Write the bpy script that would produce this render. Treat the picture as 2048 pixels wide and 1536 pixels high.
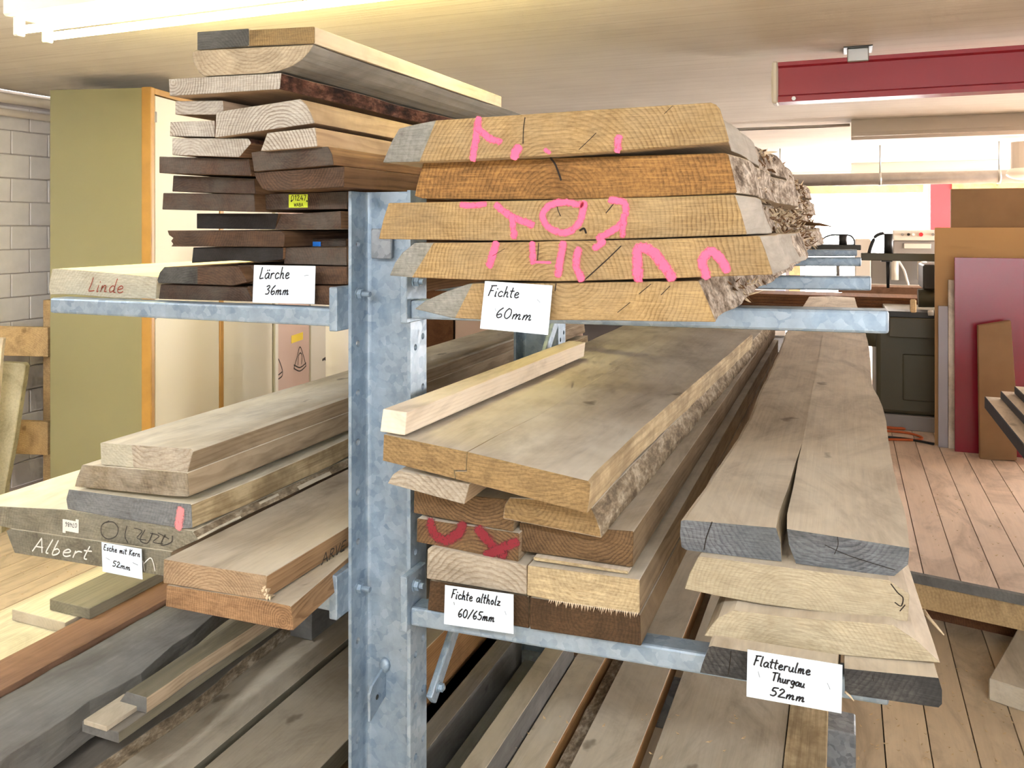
import bpy, bmesh, math, random
from mathutils import Vector, Matrix, noise as mnoise

for _o in list(bpy.data.objects):
    bpy.data.objects.remove(_o, do_unlink=True)
scene = bpy.context.scene
COL = scene.collection
random.seed(7)

# ------------------------------------------------------------------ camera
EYE = 1.62                      # eye height above the lower floor
TH = math.radians(22.1)         # camera turned left of the rack's depth axis
FPX, CX, CY = 1637.0, 1024.0, 450.0
SN, CS = math.sin(TH), math.cos(TH)
cam_d = bpy.data.cameras.new('camera')
cam = bpy.data.objects.new('camera', cam_d)
COL.objects.link(cam)
cam.location = (0, 0, EYE)
cam.rotation_euler = (math.pi / 2, 0, TH)
cam_d.sensor_width = 36
cam_d.lens = FPX / 2048 * 36
cam_d.shift_y = -(768 - CY) / 2048
cam_d.clip_start = 0.05
scene.camera = cam

# ------------------------------------------------------------------ world, large lights, exposure
world = bpy.data.worlds.new('world')
scene.world = world
world.use_nodes = True
bg = world.node_tree.nodes['Background']
bg.inputs[0].default_value = (0.95, 0.97, 1.0, 1)
bg.inputs[1].default_value = 6.0

def area_light(name, loc, rot, sx, sy, power, col):
    d = bpy.data.lights.new(name, 'AREA')
    d.shape = 'RECTANGLE'; d.size = sx; d.size_y = sy
    d.energy = power; d.color = col
    o = bpy.data.objects.new(name, d)
    o.location = loc; o.rotation_euler = rot
    COL.objects.link(o)
    return o
HP = math.pi / 2
# daylight entering through the windows: far wall, and the window band of the right wall
area_light('daylight_far_window', (0.2, 13.5, EYE - 0.33), (-HP, 0, 0), 1.7, 1.65, 480, (1.0, 0.96, 0.93))
area_light('daylight_right_windows', (5.25, 9.4, EYE - 0.15), (0, HP, 0), 1.4, 5.2, 950, (1.0, 0.94, 0.90))
area_light('front_fill_light', (1.6, -3.75, EYE - 0.1), (HP, 0, 0), 4.2, 1.3, 42, (0.90, 0.95, 1.0))  # unseen fill added behind the viewer for the board ends
LAMP_B = 105.0                   # emission of the white ceiling tubes behind the viewer and in the added left-wall lamp
LAMP_A = 95.0                   # emission of the yellowish tubes over the left stacks
vs = scene.view_settings
vs.view_transform = 'Standard'; vs.look = 'None'
vs.exposure = 0.0; vs.gamma = 1.0; vs.use_curve_mapping = False
scene.cycles.use_denoising = True
scene.cycles.use_adaptive_sampling = True
scene.cycles.adaptive_threshold = 0.15
scene.cycles.adaptive_min_samples = 10
scene.cycles.max_bounces = 5
scene.cycles.diffuse_bounces = 3
scene.cycles.glossy_bounces = 2
scene.cycles.transmission_bounces = 3
scene.cycles.sample_clamp_indirect = 6.0

# ------------------------------------------------------------------ geometry helpers
def P(u, v, Y):
    """point seen at photo pixel (u, v) on the upright plane y = Y"""
    t = (u - CX) / FPX
    x = (-SN + t * CS); y = (CS + t * SN); z = (CY - v) / FPX
    k = Y / y
    return Vector((x * k, Y, z * k + EYE))
def PZ(u, v, z):
    """point seen at (u, v) on the level plane at height z relative to the eye"""
    t = (u - CX) / FPX
    k = z / ((CY - v) / FPX)
    return Vector(((-SN + t * CS) * k, (CS + t * SN) * k, z + EYE))
def PX(u, v, X):
    t = (u - CX) / FPX
    k = X / (-SN + t * CS)
    return Vector((X, (CS + t * SN) * k, (CY - v) / FPX * k + EYE))
def PD(u, v, d):
    t = (u - CX) / FPX
    return Vector(((-SN + t * CS) * d, (CS + t * SN) * d, (CY - v) / FPX * d + EYE))
def lin(h):
    h = h.lstrip('#')
    o = []
    for i in (0, 2, 4):
        c = int(h[i:i + 2], 16) / 255
        o.append(c / 12.92 if c <= 0.04045 else ((c + 0.055) / 1.055) ** 2.4)
    return (o[0], o[1], o[2], 1.0)

def tag(o, label=None, cat=None, group=None, kind=None):
    if label: o['label'] = label
    if cat: o['category'] = cat
    if group: o['group'] = group
    if kind: o['kind'] = kind
    return o
def empty(name, loc=(0, 0, 0)):
    o = bpy.data.objects.new(name, None)
    o.location = loc
    o.empty_display_size = 0.05
    COL.objects.link(o)
    return o
def link(name, me, mats, parent=None, loc=None, rot=None):
    o = bpy.data.objects.new(name, me)
    if mats is not None:
        if not isinstance(mats, (list, tuple)): mats = [mats]
        if len(me.materials) == 0:
            for m in mats: me.materials.append(M[m] if isinstance(m, str) else m)
    COL.objects.link(o)
    if parent is not None: o.parent = parent
    if loc is not None: o.location = loc
    if rot is not None: o.rotation_euler = rot
    return o
def mesh_from(name, verts, faces, midx=None, smooth=False):
    me = bpy.data.meshes.new(name)
    me.from_pydata([tuple(v) for v in verts], [], faces)
    if midx:
        for p, i in zip(me.polygons, midx): p.material_index = i
    if smooth:
        for p in me.polygons: p.use_smooth = True
    me.update()
    return me
def bm_mesh(name, bm, smooth=False):
    me = bpy.data.meshes.new(name)
    bm.normal_update()
    bm.to_mesh(me); bm.free()
    if smooth:
        for p in me.polygons: p.use_smooth = True
    return me
BOXF = [(0, 3, 2, 1), (4, 5, 6, 7), (0, 1, 5, 4), (1, 2, 6, 5), (2, 3, 7, 6), (3, 0, 4, 7)]
def add_box(bm, lo, hi, mat=0, mtx=None):
    vs_ = []
    for z in (lo[2], hi[2]):
        for x, y in ((lo[0], lo[1]), (hi[0], lo[1]), (hi[0], hi[1]), (lo[0], hi[1])):
            p = Vector((x, y, z))
            if mtx is not None: p = mtx @ p
            vs_.append(bm.verts.new(p))
    for f in BOXF:
        fc = bm.faces.new([vs_[i] for i in f]); fc.material_index = mat
    return vs_
def origin_of(parent):
    p = Vector((0, 0, 0))
    while parent is not None:
        p += parent.location
        parent = parent.parent
    return p
def bevel(o, w, seg=1, ang=35):
    m = o.modifiers.new('bevel', 'BEVEL')
    m.width = w; m.segments = seg; m.limit_method = 'ANGLE'; m.angle_limit = math.radians(ang)
    return o
def box(name, lo, hi, mat, parent=None, bv=0.0, seg=1):
    """box given by world corners; its origin sits at its centre base"""
    lo = Vector(lo); hi = Vector(hi)
    base = Vector(((lo.x + hi.x) / 2, (lo.y + hi.y) / 2, lo.z))
    bm = bmesh.new(); add_box(bm, lo - base, hi - base)
    o = link(name, bm_mesh(name, bm), mat, parent, base - origin_of(parent))
    if bv: bevel(o, bv, seg)
    return o
def boxpx(name, u0, v0, u1, v1, Y, depth, mat, parent=None, bv=0.0, seg=1):
    a = P((u0 + u1) / 2, v1, Y); b = P((u0 + u1) / 2, v0, Y)
    return box(name, (P(u0, v0, Y).x, Y, a.z), (P(u1, v0, Y).x, Y + depth, b.z), mat, parent, bv, seg)
def tube(name, pts, r, mat, parent=None, n=10, closed_ends=True, smooth=True):
    pts = [Vector(p) for p in pts]
    base = pts[0].copy()
    bm = bmesh.new(); rings = []
    for i, p in enumerate(pts):
        t = (pts[min(i + 1, len(pts) - 1)] - pts[max(i - 1, 0)]).normalized()
        a = Vector((0, 0, 1)) if abs(t.z) < 0.9 else Vector((1, 0, 0))
        s = t.cross(a).normalized(); q = s.cross(t)
        rr = r[i] if isinstance(r, (list, tuple)) else r
        rings.append([bm.verts.new(p - base + (s * math.cos(k * 2 * math.pi / n) + q * math.sin(k * 2 * math.pi / n)) * rr) for k in range(n)])
    for a, b in zip(rings, rings[1:]):
        for k in range(n):
            bm.faces.new((a[k], a[(k + 1) % n], b[(k + 1) % n], b[k]))
    if closed_ends:
        bm.faces.new(rings[0]); bm.faces.new(list(reversed(rings[-1])))
    bmesh.ops.recalc_face_normals(bm, faces=bm.faces[:])
    me = bm_mesh(name, bm)
    if smooth:
        for p in me.polygons: p.use_smooth = len(p.vertices) == 4
    return link(name, me, mat, parent, base - origin_of(parent))
def spline(pts, n=6):
    """Catmull-Rom through the points (any dimension)"""
    pts = [Vector(p) for p in pts]
    if len(pts) < 3: return pts
    out = []
    for i in range(len(pts) - 1):
        p0 = pts[max(i - 1, 0)]; p1 = pts[i]; p2 = pts[i + 1]; p3 = pts[min(i + 2, len(pts) - 1)]
        for k in range(n):
            t = k / n
            out.append(0.5 * ((2 * p1) + (p2 - p0) * t + (2 * p0 - 5 * p1 + 4 * p2 - p3) * t * t + (3 * p1 - p0 - 3 * p2 + p3) * t ** 3))
    out.append(pts[-1])
    return out

# ------------------------------------------------------------------ materials
M = {}
class NT:
    def __init__(s, name):
        s.mat = bpy.data.materials.new(name); s.mat.use_nodes = True
        s.t = s.mat.node_tree; s.t.nodes.clear()
        s.out = s.n('ShaderNodeOutputMaterial')
        s.b = s.n('ShaderNodeBsdfPrincipled')
        s.l(s.b.outputs[0], s.out.inputs[0])
        M[name] = s.mat
    def n(s, typ, **kw):
        nd = s.t.nodes.new(typ)
        for k, v in kw.items(): setattr(nd, k, v)
        return nd
    def l(s, a, b): s.t.links.new(a, b)
    def put(s, sock, v):
        if isinstance(v, (int, float, tuple, list)): sock.default_value = v
        else: s.l(v, sock)
    def math(s, op, a, b=None, c=None):
        nd = s.n('ShaderNodeMath', operation=op)
        for i, v in enumerate((a, b, c)):
            if v is not None: s.put(nd.inputs[i], v)
        return nd.outputs[0]
    def vmath(s, op, a, b=None):
        nd = s.n('ShaderNodeVectorMath', operation=op)
        s.put(nd.inputs[0], a)
        if b is not None: s.put(nd.inputs[1], b)
        return nd.outputs['Value'] if op == 'LENGTH' else nd.outputs[0]
    def mix(s, f, a, b, mode='MIX'):
        nd = s.n('ShaderNodeMix', data_type='RGBA', blend_type=mode)
        s.put(nd.inputs[0], f); s.put(nd.inputs[6], a); s.put(nd.inputs[7], b)
        return nd.outputs[2]
    def noise(s, vec, scale, detail=3, rough=0.55, w=None):
        nd = s.n('ShaderNodeTexNoise', noise_dimensions='3D')
        if w is not None: vec = s.vmath('ADD', vec, w)
        s.put(nd.inputs['Vector'], vec)
        nd.inputs['Scale'].default_value = scale; nd.inputs['Detail'].default_value = detail
        nd.inputs['Roughness'].default_value = rough
        return nd
    def ramp(s, f, stops):
        nd = s.n('ShaderNodeValToRGB')
        e = nd.color_ramp.elements
        while len(e) < len(stops): e.new(0.5)
        for el, (p, v) in zip(e, stops):
            el.position = p
            el.color = v if isinstance(v, tuple) else (v, v, v, 1)
        s.put(nd.inputs[0], f)
        return nd.outputs[0]
    def obj(s): return s.n('ShaderNodeTexCoord').outputs['Object']
    def attr(s, name, typ='OBJECT'):
        return s.n('ShaderNodeAttribute', attribute_name=name, attribute_type=typ)
    def bump(s, h, strength, dist=0.002):
        nd = s.n('ShaderNodeBump')
        nd.inputs['Strength'].default_value = strength; nd.inputs['Distance'].default_value = dist
        s.put(nd.inputs['Height'], h)
        s.l(nd.outputs[0], s.b.inputs['Normal'])

def flat(name, col, rough=0.6, metal=0.0, var=0.0, scale=6.0, bump=0.0, spec=None):
    t = NT(name)
    c = lin(col)
    if var or bump:
        nz = t.noise(t.obj(), scale, 4)
        d = tuple(x * (1 - var) for x in c[:3]) + (1,)
        e = tuple(min(1, x * (1 + var)) for x in c[:3]) + (1,)
        t.l(t.ramp(nz.outputs[0], [(0.3, d), (0.7, e)]), t.b.inputs['Base Color'])
        if bump: t.bump(nz.outputs[0], bump)
    else:
        t.b.inputs['Base Color'].default_value = c
    t.b.inputs['Roughness'].default_value = rough
    t.b.inputs['Metallic'].default_value = metal
    if spec is not None: t.b.inputs['Specular IOR Level'].default_value = spec
    return t

def tone(h, sat, val):
    h = h.lstrip('#'); c = [int(h[i:i + 2], 16) for i in (0, 2, 4)]
    g = 0.3 * c[0] + 0.59 * c[1] + 0.11 * c[2]
    return '#' + ''.join('%02x' % max(0, min(255, round((g + (x - g) * sat) * val))) for x in c)
def wood(name, light, dark, kind='face', freq=150, contrast=0.7, grey=None, ga=0.0, dust=None, da=0.0,
         rough=0.8, warp=0.02, bump=0.35, fiber=0.35, saw=0.0, stain=0.66):
    """solid wood: growth rings about a pith axis (object property 'pith'), fibres along the length"""
    t = NT(name)
    if kind == 'end': light, dark, grey = tone(light, 0.80, 0.80), tone(dark, 0.80, 0.74), grey and tone(grey, 0.8, 0.82)
    else: light, dark, grey, dust = tone(light, 0.74, 1.0), tone(dark, 0.74, 0.95), grey and tone(grey, 0.8, 1.0), dust and tone(dust, 0.85, 1.06)
    oc = t.obj()
    pith = t.attr('pith').outputs['Vector']
    seed = t.attr('seedvec').outputs['Vector']
    tint = t.attr('tint').outputs['Fac']
    v = t.vmath('SUBTRACT', oc, pith)
    wn = t.noise(t.vmath('MULTIPLY', v, (5.0, 0.9, 5.0)), 1.0, 3, 0.5, seed)
    wv = t.vmath('MULTIPLY', t.vmath('SUBTRACT', wn.outputs['Color'], (0.5, 0.5, 0.5)), (warp * 2, warp * 2, warp * 2))
    v2 = t.vmath('MULTIPLY', t.vmath('ADD', v, wv), (1, 0, 1))
    r = t.vmath('LENGTH', v2)
    wob = t.noise(t.vmath('MULTIPLY', v, (1, 0.15, 1)), 35, 2, 0.5, seed).outputs[0]
    rr = t.math('FRACT', t.math('ADD', t.math('MULTIPLY', r, freq), t.math('MULTIPLY', wob, 1.3)))
    ring = t.ramp(rr, [(0.0, 0.15), (0.45, 0.2), (0.82, 1.0), (0.93, 0.9), (1.0, 0.15)])
    rmod = t.noise(v, 9, 2, 0.5, seed).outputs[0]
    ring = t.math('MULTIPLY', ring, t.ramp(rmod, [(0.3, 0.25), (0.6, 1.0)]))
    sc = (110, 2.5, 110) if kind == 'face' else (170, 170, 170)
    fb = t.noise(t.vmath('MULTIPLY', oc, sc), 1.0, 4, 0.65, seed).outputs[0]
    bl = t.noise(t.vmath('MULTIPLY', oc, (1, 0.35, 1) if kind == 'face' else (1, 1, 1)), 7, 4, 0.6, seed).outputs[0]
    L = lin(light); D = lin(dark)
    col = t.mix(t.math('MULTIPLY', ring, contrast), L, D)
    col = t.mix(t.math('MULTIPLY', t.ramp(fb, [(0.42, 0.0), (0.68, 1.0)]), fiber), col, tuple(x * 0.62 for x in D[:3]) + (1,))
    if saw:
        dn = t.n('ShaderNodeMapping'); dn.inputs['Rotation'].default_value = (0, 0.75, 0); dn.inputs['Scale'].default_value = (18, 1, 420)
        t.l(oc, dn.inputs['Vector'])
        sw = t.noise(dn.outputs[0], 1.0, 2, 0.5, seed).outputs[0]
        sm = t.math('MULTIPLY', t.ramp(sw, [(0.5, 0.0), (0.68, 1.0)]), saw)
        col = t.mix(sm, col, tuple(min(1, x * 1.45) for x in L[:3]) + (1,))
    col = t.mix(t.math('MULTIPLY', t.ramp(bl, [(0.35, 0.0), (0.75, 1.0)]), 0.35), col, D)
    if grey:
        gm = t.noise(oc, 11, 4, 0.65, t.vmath('ADD', seed, (3.7, 1.1, 0.4))).outputs[0]
        col = t.mix(t.math('MULTIPLY', t.ramp(gm, [(0.38, 0.0), (0.6, 1.0)]), ga), col, lin(grey))
    if dust:
        dm = t.noise(t.vmath('MULTIPLY', oc, (1, 0.5, 1)), 6, 4, 0.7, t.vmath('ADD', seed, (9.1, 2.2, 5.3))).outputs[0]
        col = t.mix(t.math('MULTIPLY', t.ramp(dm, [(0.25, 0.35), (0.62, 1.0)]), da), col, lin(dust))
    # broad staining, second saw pattern, pores and knots
    sn = t.noise(t.vmath('MULTIPLY', oc, (1, 0.4, 1) if kind == 'face' else (1, 1, 1.4)), 4.5 if kind == 'face' else 9, 5, 0.68, t.vmath('ADD', seed, (21.3, 4.4, 7.9)))
    sn.inputs['Distortion'].default_value = 1.2
    col = t.mix(1.0, col, t.ramp(sn.outputs[0], [(0.3, (stain, stain * 0.965, stain * 0.93, 1)), (0.52, (1.0, 1.0, 1.0, 1)), (0.75, (1.10, 1.09, 1.07, 1))]), 'MULTIPLY')
    if kind == 'end':
        m2 = t.n('ShaderNodeMapping'); m2.inputs['Rotation'].default_value = (0, -1.15 if saw < 0.2 else 1.0, 0); m2.inputs['Scale'].default_value = (30, 1, 650)
        t.l(oc, m2.inputs['Vector'])
        s2 = t.noise(m2.outputs[0], 1.0, 3, 0.6, t.vmath('ADD', seed, (5.5, 8.3, 1.7))).outputs[0]
        col = t.mix(1.0, col, t.ramp(s2, [(0.34, (0.80, 0.79, 0.78, 1)), (0.5, (1, 1, 1, 1)), (0.66, (1.16, 1.15, 1.13, 1))]), 'MULTIPLY')
    elif not name.startswith('floor'):
        vk = t.n('ShaderNodeTexVoronoi', feature='F1'); vk.inputs['Scale'].default_value = 5.0
        t.l(t.vmath('ADD', t.vmath('MULTIPLY', oc, (1, 0.5, 1)), t.vmath('MULTIPLY', t.noise(oc, 18, 2).outputs['Color'], (0.05, 0.05, 0.05))), vk.inputs['Vector'])
        col = t.mix(t.ramp(vk.outputs['Distance'], [(0.0, 0.75), (0.05, 0.5), (0.085, 0.0)]), col, tuple(x * 0.45 for x in D[:3]) + (1,))
    tv = t.n('ShaderNodeCombineXYZ')
    for i in range(3): t.l(tint, tv.inputs[i])
    col = t.mix(1.0, col, tv.outputs[0], 'MULTIPLY')
    t.l(col, t.b.inputs['Base Color'])
    t.b.inputs['Roughness'].default_value = rough
    t.b.inputs['Specular IOR Level'].default_value = 0.25
    t.bump(fb, bump, 0.0015)
    return t

def bark(name, c1, c2, c3, scale=22, bump=0.9):
    t = NT(name)
    oc = t.obj(); seed = t.attr('seedvec').outputs['Vector']
    sv = t.vmath('MULTIPLY', oc, (1, 0.45, 1))
    n1 = t.noise(sv, scale, 5, 0.7, seed).outputs[0]
    n2 = t.noise(sv, scale * 3.1, 4, 0.6, seed).outputs[0]
    col = t.ramp(n1, [(0.36, lin(c1)), (0.5, lin(c2)), (0.64, lin(c3))])
    col = t.mix(t.math('MULTIPLY', t.ramp(n2, [(0.45, 0.0), (0.6, 1.0)]), 0.6), col, lin(c1))
    t.l(col, t.b.inputs['Base Color'])
    t.b.inputs['Roughness'].default_value = 0.9
    t.b.inputs['Specular IOR Level'].default_value = 0.15
    t.bump(n1, bump, 0.006)

# larch
wood('larch_pale_end', '#ede2cf', '#957a62', 'end', 135, 0.8, saw=0.12, warp=0.01, fiber=0.2, stain=0.85)
wood('larch_pale_face', '#c09a72', '#8d6242', 'face', 150, 0.7, dust='#b8a68c', da=0.35)
wood('larch_dark_end', '#74523b', '#35241b', 'end', 170, 0.6, grey='#6b6256', ga=0.6, saw=0.10, fiber=0.5)
wood('larch_black_end', '#33261e', '#17110d', 'end', 170, 0.6, grey='#3a3a38', ga=0.4, saw=0.08, fiber=0.5)
wood('larch_brown_end', '#8a5f3e', '#482e1e', 'end', 150, 0.7, grey='#5c5145', ga=0.35, saw=0.12, fiber=0.4)
wood('larch_dark_face', '#9a6a42', '#5a3822', 'face', 150, 0.7)
wood('slab_end', '#e6cfa6', '#b8946a', 'end', 120, 0.55, saw=0.1, fiber=0.2, warp=0.02)
wood('tan_end', '#bf9a5c', '#8c6430', 'end', 170, 0.6, saw=0.1)
wood('wet_grey_end', '#6c6a62', '#3e3c38', 'end', 170, 0.6, grey='#7f7d76', ga=0.4)
wood('pale_face', '#e3cfb0', '#c7a983', 'face', 140, 0.5, fiber=0.15)
wood('grey_wane', '#9a958b', '#6b665e', 'face', 60, 0.3, grey='#7a746a', ga=0.4, bump=0.6)
bark('bark_red', '#241712', '#5b3a2c', '#8b6450', 26)
# spruce
wood('spruce_end', '#d6aa66', '#8c602a', 'end', 150, 0.72, warp=0.012, saw=0.25, fiber=0.3, grey='#b0966a', ga=0.35, stain=0.78)
wood('spruce_raw_end', '#c98a3c', '#854f18', 'end', 140, 0.7, warp=0.01, saw=0.45, fiber=0.55, bump=0.8)
wood('spruce_grey_end', '#b5b0a2', '#77705f', 'end', 90, 0.3, grey='#8c887d', ga=0.5, bump=0.3)
wood('spruce_face', '#c9a878', '#9c7a4e', 'face', 140, 0.5, dust='#b9ab94', da=0.5)
wood('spruce_wane', '#c2b9a8', '#968b79', 'face', 40, 0.2, grey='#a49c8c', ga=0.4, fiber=0.2)
bark('bark_fuzzy', '#5a4a3a', '#b5a594', '#e0d6c8', 34)
# old spruce
wood('old_tan_end', '#c79c5e', '#85602f', 'end', 120, 0.5, saw=0.25, fiber=0.4)
wood('old_brown_end', '#a07646', '#5a3c20', 'end', 150, 0.75, saw=0.12, fiber=0.4)
wood('old_dark_end', '#6e4c2a', '#3f2a17', 'end', 150, 0.6, fiber=0.55, saw=0.12)
wood('old_cream_end', '#ecd09a', '#c29c60', 'end', 130, 0.4, fiber=0.4, saw=0.3, bump=0.7, stain=0.85)
wood('old_top', '#b49c78', '#8b7250', 'face', 90, 0.5, dust='#cdc4b2', da=0.85)
wood('old_side', '#c09c70', '#86663f', 'face', 150, 0.7, dust='#a99a84', da=0.3)
wood('bark_tan', '#dcc08c', '#a58450', 'face', 40, 0.3, grey='#7a5c34', ga=0.5, bump=1.0, fiber=0.6)
bark('bark_greybrown', '#6d5f4e', '#a09078', '#c2b49e', 34, 0.7)
# ash
wood('ash_pale_end', '#e6d6bb', '#a88c68', 'end', 95, 0.7, warp=0.03, saw=0.1, fiber=0.25)
wood('ash_end', '#b8a280', '#7a6344', 'end', 110, 0.4, grey='#cfc2aa', ga=0.6, fiber=0.4, saw=0.15)
wood('ash_grey_end', '#a5a8a8', '#6d7072', 'end', 110, 0.4, grey='#85898b', ga=0.6, saw=0.12, fiber=0.4)
wood('ash_olive_end', '#bdb496', '#7d7358', 'end', 110, 0.35, grey='#98927e', ga=0.6, fiber=0.4)
wood('ash_face', '#d6c49c', '#b29a6d', 'face', 120, 0.5, dust='#efe7d2', da=0.8)
wood('ash_side', '#cdb088', '#96784f', 'face', 120, 0.7, dust='#b3a58c', da=0.25)
wood('pine_end', '#dfb98c', '#a5784c', 'end', 170, 0.7, saw=0.1, fiber=0.25)
wood('pine_orange_end', '#d09c66', '#875832', 'end', 190, 0.85, saw=0.22, fiber=0.3, bump=0.6)
wood('pine_top', '#b9a27e', '#95795a', 'face', 120, 0.4, dust='#c4b9a5', da=0.85)
wood('pine_side', '#b98c5c', '#80562f', 'face', 150, 0.7)
# elm
wood('elm_top', '#c3ac8a', '#94795a', 'face', 70, 0.45, dust='#d6cab4', da=0.75, warp=0.03)
wood('elm_grey_end', '#94989c', '#44484c', 'end', 120, 0.65, grey='#6a7074', ga=0.6, saw=0.45, warp=0.03, fiber=0.4)
wood('elm_pale_end', '#e6d3aa', '#b89e72', 'end', 150, 0.42, grey='#d2bf9a', ga=0.5, saw=0.08, fiber=0.2, stain=0.85)
wood('elm_black_end', '#6a6662', '#292725', 'end', 120, 0.6, grey='#323130', ga=0.75, saw=0.15, fiber=0.5)
wood('elm_side', '#bfae8d', '#8d7a5a', 'face', 60, 0.3, grey='#a6977a', ga=0.4)
# various
wood('linde_end', '#ece3c6', '#c9bc98', 'end', 120, 0.35, fiber=0.2, stain=0.85)
wood('linde_face', '#e6dbb2', '#cbbd8e', 'face', 120, 0.3)
wood('plank_pale', '#c2ad88', '#97805a', 'face', 100, 0.4, dust='#c6bba6', da=0.85)
wood('plank_grey', '#8f867a', '#615a50', 'face', 100, 0.4, dust='#8a8378', da=0.6)
wood('plank_slate', '#807f7a', '#575652', 'face', 70, 0.3, grey='#5c5b57', ga=0.7, dust='#86847e', da=0.35, bump=0.9)
wood('plank_brown', '#94674a', '#6b4630', 'face', 110, 0.4, dust='#8c6a50', da=0.4)
wood('plank_olive', '#8a8266', '#5f573f', 'face', 110, 0.4, dust='#8a8370', da=0.4)
wood('orange_side', '#b9803f', '#8a5723', 'face', 130, 0.5)
wood('floor_plank', '#ecd0b4', '#d6b08e', 'face', 60, 0.25, dust='#e8cbb0', da=0.5, fiber=0.15, rough=0.65)
wood('floor_plank_low', '#e2c79f', '#c4a57a', 'face', 60, 0.25, dust='#e0c8a2', da=0.5, fiber=0.15, rough=0.65)
wood('batten', '#efdcc0', '#d3b58e', 'face', 120, 0.3, fiber=0.12)
wood('beam_orange', '#dcb474', '#b88a4a', 'face', 90, 0.4)
wood('chestnut', '#7d4a26', '#512c14', 'face', 110, 0.4)
flat('far_tan', '#8f6c46', 0.7, var=0.16, scale=3.5)
flat('mdf', '#b98f5c', 0.7, var=0.04, scale=3)
flat('paper', '#d9e7f3', 0.8)
flat('ink', '#15151b', 0.6)
flat('ink_red', '#8a3a22', 0.7)
flat('chalk', '#e8e6de', 0.9)
flat('pencil', '#3a352f', 0.8)
flat('staple_steel', '#9aa0a8', 0.35, 0.9)
flat('tag_yellow', '#d8ea3c', 0.5)
flat('tag_white', '#e6e4da', 0.5)
flat('tag_blue', '#1f6fc4', 0.5)
flat('crack_dark', '#20170f', 0.95)
flat('olive_panel', '#8f8a66', 0.55, var=0.03, scale=1.5)
flat('cream_door', '#e4dcc4', 0.5)
flat('pink_panel', '#cdb2a2', 0.6)
flat('white_panel', '#e2dccb', 0.55)
flat('sticker_yellow', '#f0d445', 0.6)
flat('cabinet_edge', '#b98c44', 0.4, var=0.12, scale=9)
flat('hinge_metal', '#b9b9b5', 0.3, 0.9)
flat('red_paint', '#8e1f2a', 0.42, var=0.05, scale=3)
flat('red_paint_bright', '#e03a44', 0.5)
flat('red_panel', '#8c1a2c', 0.22, var=0.06, scale=2)
flat('lamp_white', '#e9e4d6', 0.4)
flat('lamp_dull', '#cfc3b4', 0.5)
flat('zinc_pipe', '#a9a39c', 0.45, 0.6, var=0.1, scale=12)
flat('window_white', '#efe9e4', 0.5)
flat('machine_green', '#4a4530', 0.5, var=0.06, scale=4)
flat('machine_dark', '#24221c', 0.5)
flat('machine_black', '#141414', 0.45)
flat('machine_pale', '#d9d2c6', 0.5)
flat('machine_grey', '#8f8a86', 0.5)
flat('button_red', '#d8323a', 0.4)
flat('blue_end', '#1b2436', 0.6, var=0.2, scale=20)
flat('grey_panel', '#a7a2a6', 0.5)
flat('cable_orange', '#c8602a', 0.6)
flat('rope_blue', '#3457b0', 0.7)
flat('mortar', '#c9beb8', 0.9)
flat('chip', '#e0c79c', 0.9)
flat('splinter', '#7a5a3c', 0.9)
flat('splinter_pale', '#d5c1a2', 0.9)
t = flat('block', '#f1eae5', 0.85, var=0.04, scale=14, bump=0.35)
# galvanised steel
def zinc(name, a, b, rough=0.48, metal=0.55):
    t = NT(name)
    oc = t.obj()
    vo = t.n('ShaderNodeTexVoronoi'); vo.inputs['Scale'].default_value = 60
    wv = t.vmath('ADD', oc, t.vmath('MULTIPLY', t.noise(oc, 40, 3).outputs['Color'], (0.02, 0.02, 0.02)))
    t.l(wv, vo.inputs['Vector'])
    n1 = t.noise(oc, 16, 5, 0.65).outputs[0]
    f = t.math('ADD', t.math('MULTIPLY', t.n('ShaderNodeSeparateColor').outputs[0], 0.0), t.math('MULTIPLY', n1, 1.0))
    col = t.ramp(f, [(0.3, lin(b)), (0.7, lin(a))])
    sc = t.n('ShaderNodeSeparateColor'); t.l(vo.outputs['Color'], sc.inputs[0])
    col = t.mix(t.math('MULTIPLY', sc.outputs[0], 0.22), col, lin('#dfe7ee'))
    t.l(col, t.b.inputs['Base Color'])
    t.l(t.ramp(sc.outputs[1], [(0.0, rough - 0.1), (1.0, rough + 0.12)]), t.b.inputs['Roughness'])
    t.b.inputs['Metallic'].default_value = metal
    t.bump(n1, 0.12)
zinc('zinc', '#93a6b6', '#6f8395', 0.46, 0.35)
zinc('zinc_dull', '#8b9096', '#676c72', 0.6, 0.4)
# spray paint with a soft, speckled edge
def spray(name, col):
    t = NT(name)
    t.b.inputs['Base Color'].default_value = lin(col); t.b.inputs['Roughness'].default_value = 0.7
    al = t.attr('cover', 'GEOMETRY').outputs['Fac']
    nz = t.noise(t.obj(), 260, 3, 0.6).outputs[0]
    nz2 = t.noise(t.obj(), 60, 3, 0.6).outputs[0]
    f = t.math('ADD', al, t.math('MULTIPLY', t.math('SUBTRACT', t.math('ADD', t.math('MULTIPLY', nz, 0.6), t.math('MULTIPLY', nz2, 0.4)), 0.5), 2.3))
    f = t.ramp(f, [(0.25, 0.0), (0.80, 0.90)])
    tr = t.n('ShaderNodeBsdfTransparent'); mx = t.n('ShaderNodeMixShader')
    t.l(f, mx.inputs[0]); t.l(tr.outputs[0], mx.inputs[1]); t.l(t.b.outputs[0], mx.inputs[2])
    t.l(mx.outputs[0], t.out.inputs[0])
spray('spray_pink', '#ff5f86')
spray('spray_rose', '#ee8f92')
spray('spray_red', '#7c1826')
spray('spray_black', '#4a4030')
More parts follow.
